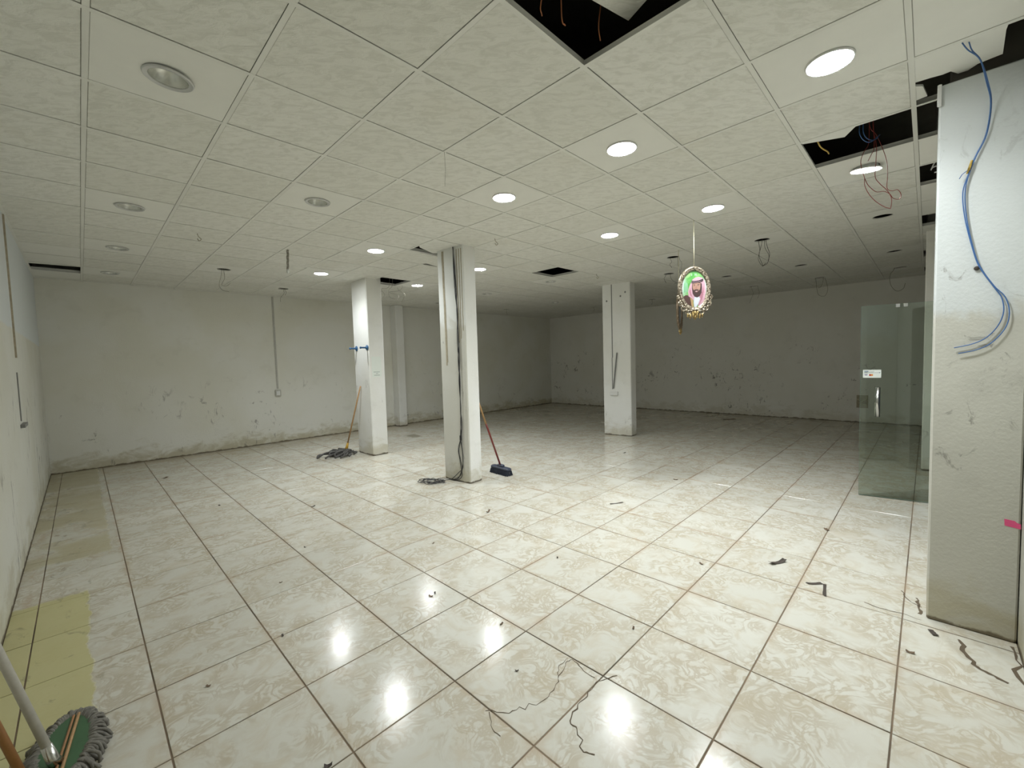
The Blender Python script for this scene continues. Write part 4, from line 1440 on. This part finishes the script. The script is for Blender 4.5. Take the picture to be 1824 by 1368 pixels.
# ------------------------------------------------------------------ scraps on the floor
def scrap(name, label, x, y, lx, ly, rz, mat, curl=0.006, seed=0, group=None, cat='scrap'):
    rr_ = random.Random(seed)
    nx, ny = 6, 3
    vs, fs = [], []
    for a in range(nx + 1):
        for c_ in range(ny + 1):
            u, v = a / nx - 0.5, c_ / ny - 0.5
            e = 1.0 - 0.25 * rr_.random() if c_ in (0, ny) else 1.0
            h = 0.0015 + curl * (abs(u) * 2) ** 2 * (0.6 + 0.4 * rr_.random()) + 0.001 * rr_.random()
            vs.append((u * lx + rr_.gauss(0, lx * 0.02), v * ly * e, h))
    for a in range(nx):
        for c_ in range(ny):
            i0 = a * (ny + 1) + c_
            fs.append((i0, i0 + ny + 1, i0 + ny + 2, i0 + 1))
    n0 = len(vs)
    vs += [(x_, y_, z_ - 0.001) for x_, y_, z_ in vs]
    fs += [tuple(n0 + q for q in f[::-1]) for f in fs]
    rim = [c_ for c_ in range(ny + 1)] + [a * (ny + 1) + ny for a in range(1, nx + 1)] + [nx * (ny + 1) + c_ for c_ in range(ny - 1, -1, -1)] + [a * (ny + 1) for a in range(nx - 1, 0, -1)]
    for q in range(len(rim)):
        p, r = rim[q], rim[(q + 1) % len(rim)]
        fs.append((p, r, n0 + r, n0 + p))
    o = MB().add(vs, fs).build(name, mat)
    o.location = (x, y, 0.0006)
    o.rotation_euler = (0, 0, rz)
    return tag(o, label, cat, group)


A45 = math.atan2(R_.y, R_.x)
scrap('paper_scrap', 'crumpled dark brown strip on the floor tile before the pillar', 3.63, 0.79, 0.15, 0.04, A45 + 0.3, 'scrap_dark', 0.02, 1)
scrap('tape_scrap', 'dark tape strip lying across the tile before the pillar', 3.455, 0.53, 0.10, 0.03, A45 - 0.05, 'scrap_dark', 0.004, 2)
scrap('tape_scrap', 'long dark tape strip pointing away beside a shorter strip', 3.40, 0.466, 0.17, 0.022, 0.137, 'scrap_dark', 0.004, 3)
scrap('tape_scrap', 'thin dark strip lying alone in the middle of the floor', 4.03, 2.41, 0.16, 0.02, A45 + 0.25, 'scrap_dark', 0.008, 4)
scrap('tape_scrap', 'small dark curl standing on the floor before the middle column', 2.94, 3.30, 0.07, 0.02, A45 + 1.2, 'scrap_brown', 0.02, 5)
GR = 'small dark crumbs on the floor'
LB = 'small dark crumb of rubbish on a marbled floor tile'
for s, (x, y, l) in enumerate(((1.70, 1.82, 0.022), (1.63, 2.41, 0.022), (1.59, 2.40, 0.030), (1.77, 4.98, 0.045), (3.24, 1.21, 0.03), (1.48, 1.48, 0.018), (2.19, 1.21, 0.02),
                               (0.75, 2.71, 0.02), (0.36, 2.56, 0.022), (3.26, -0.05, 0.05), (2.97, 0.04, 0.035), (0.60, 1.68, 0.03), (4.60, 0.62, 0.05), (1.05, 5.9, 0.03), (0.95, 3.4, 0.02),
                               (2.6, 2.1, 0.02), (5.3, 2.3, 0.05), (6.3, 3.6, 0.05), (0.8, 8.1, 0.07), (1.3, 3.9, 0.02), (2.1, 3.1, 0.02))):
    scrap('crumb', LB, x, y, l, l * 0.6, s * 1.1, 'scrap_dark' if s % 2 else 'scrap_brown', 0.008, 30 + s, GR, 'crumb')
scrap('paper_scrap', 'flat brown board scrap lying near the far wall', 11.14, 3.47, 0.30, 0.12, A45, 'scrap_brown', 0.01, 60)
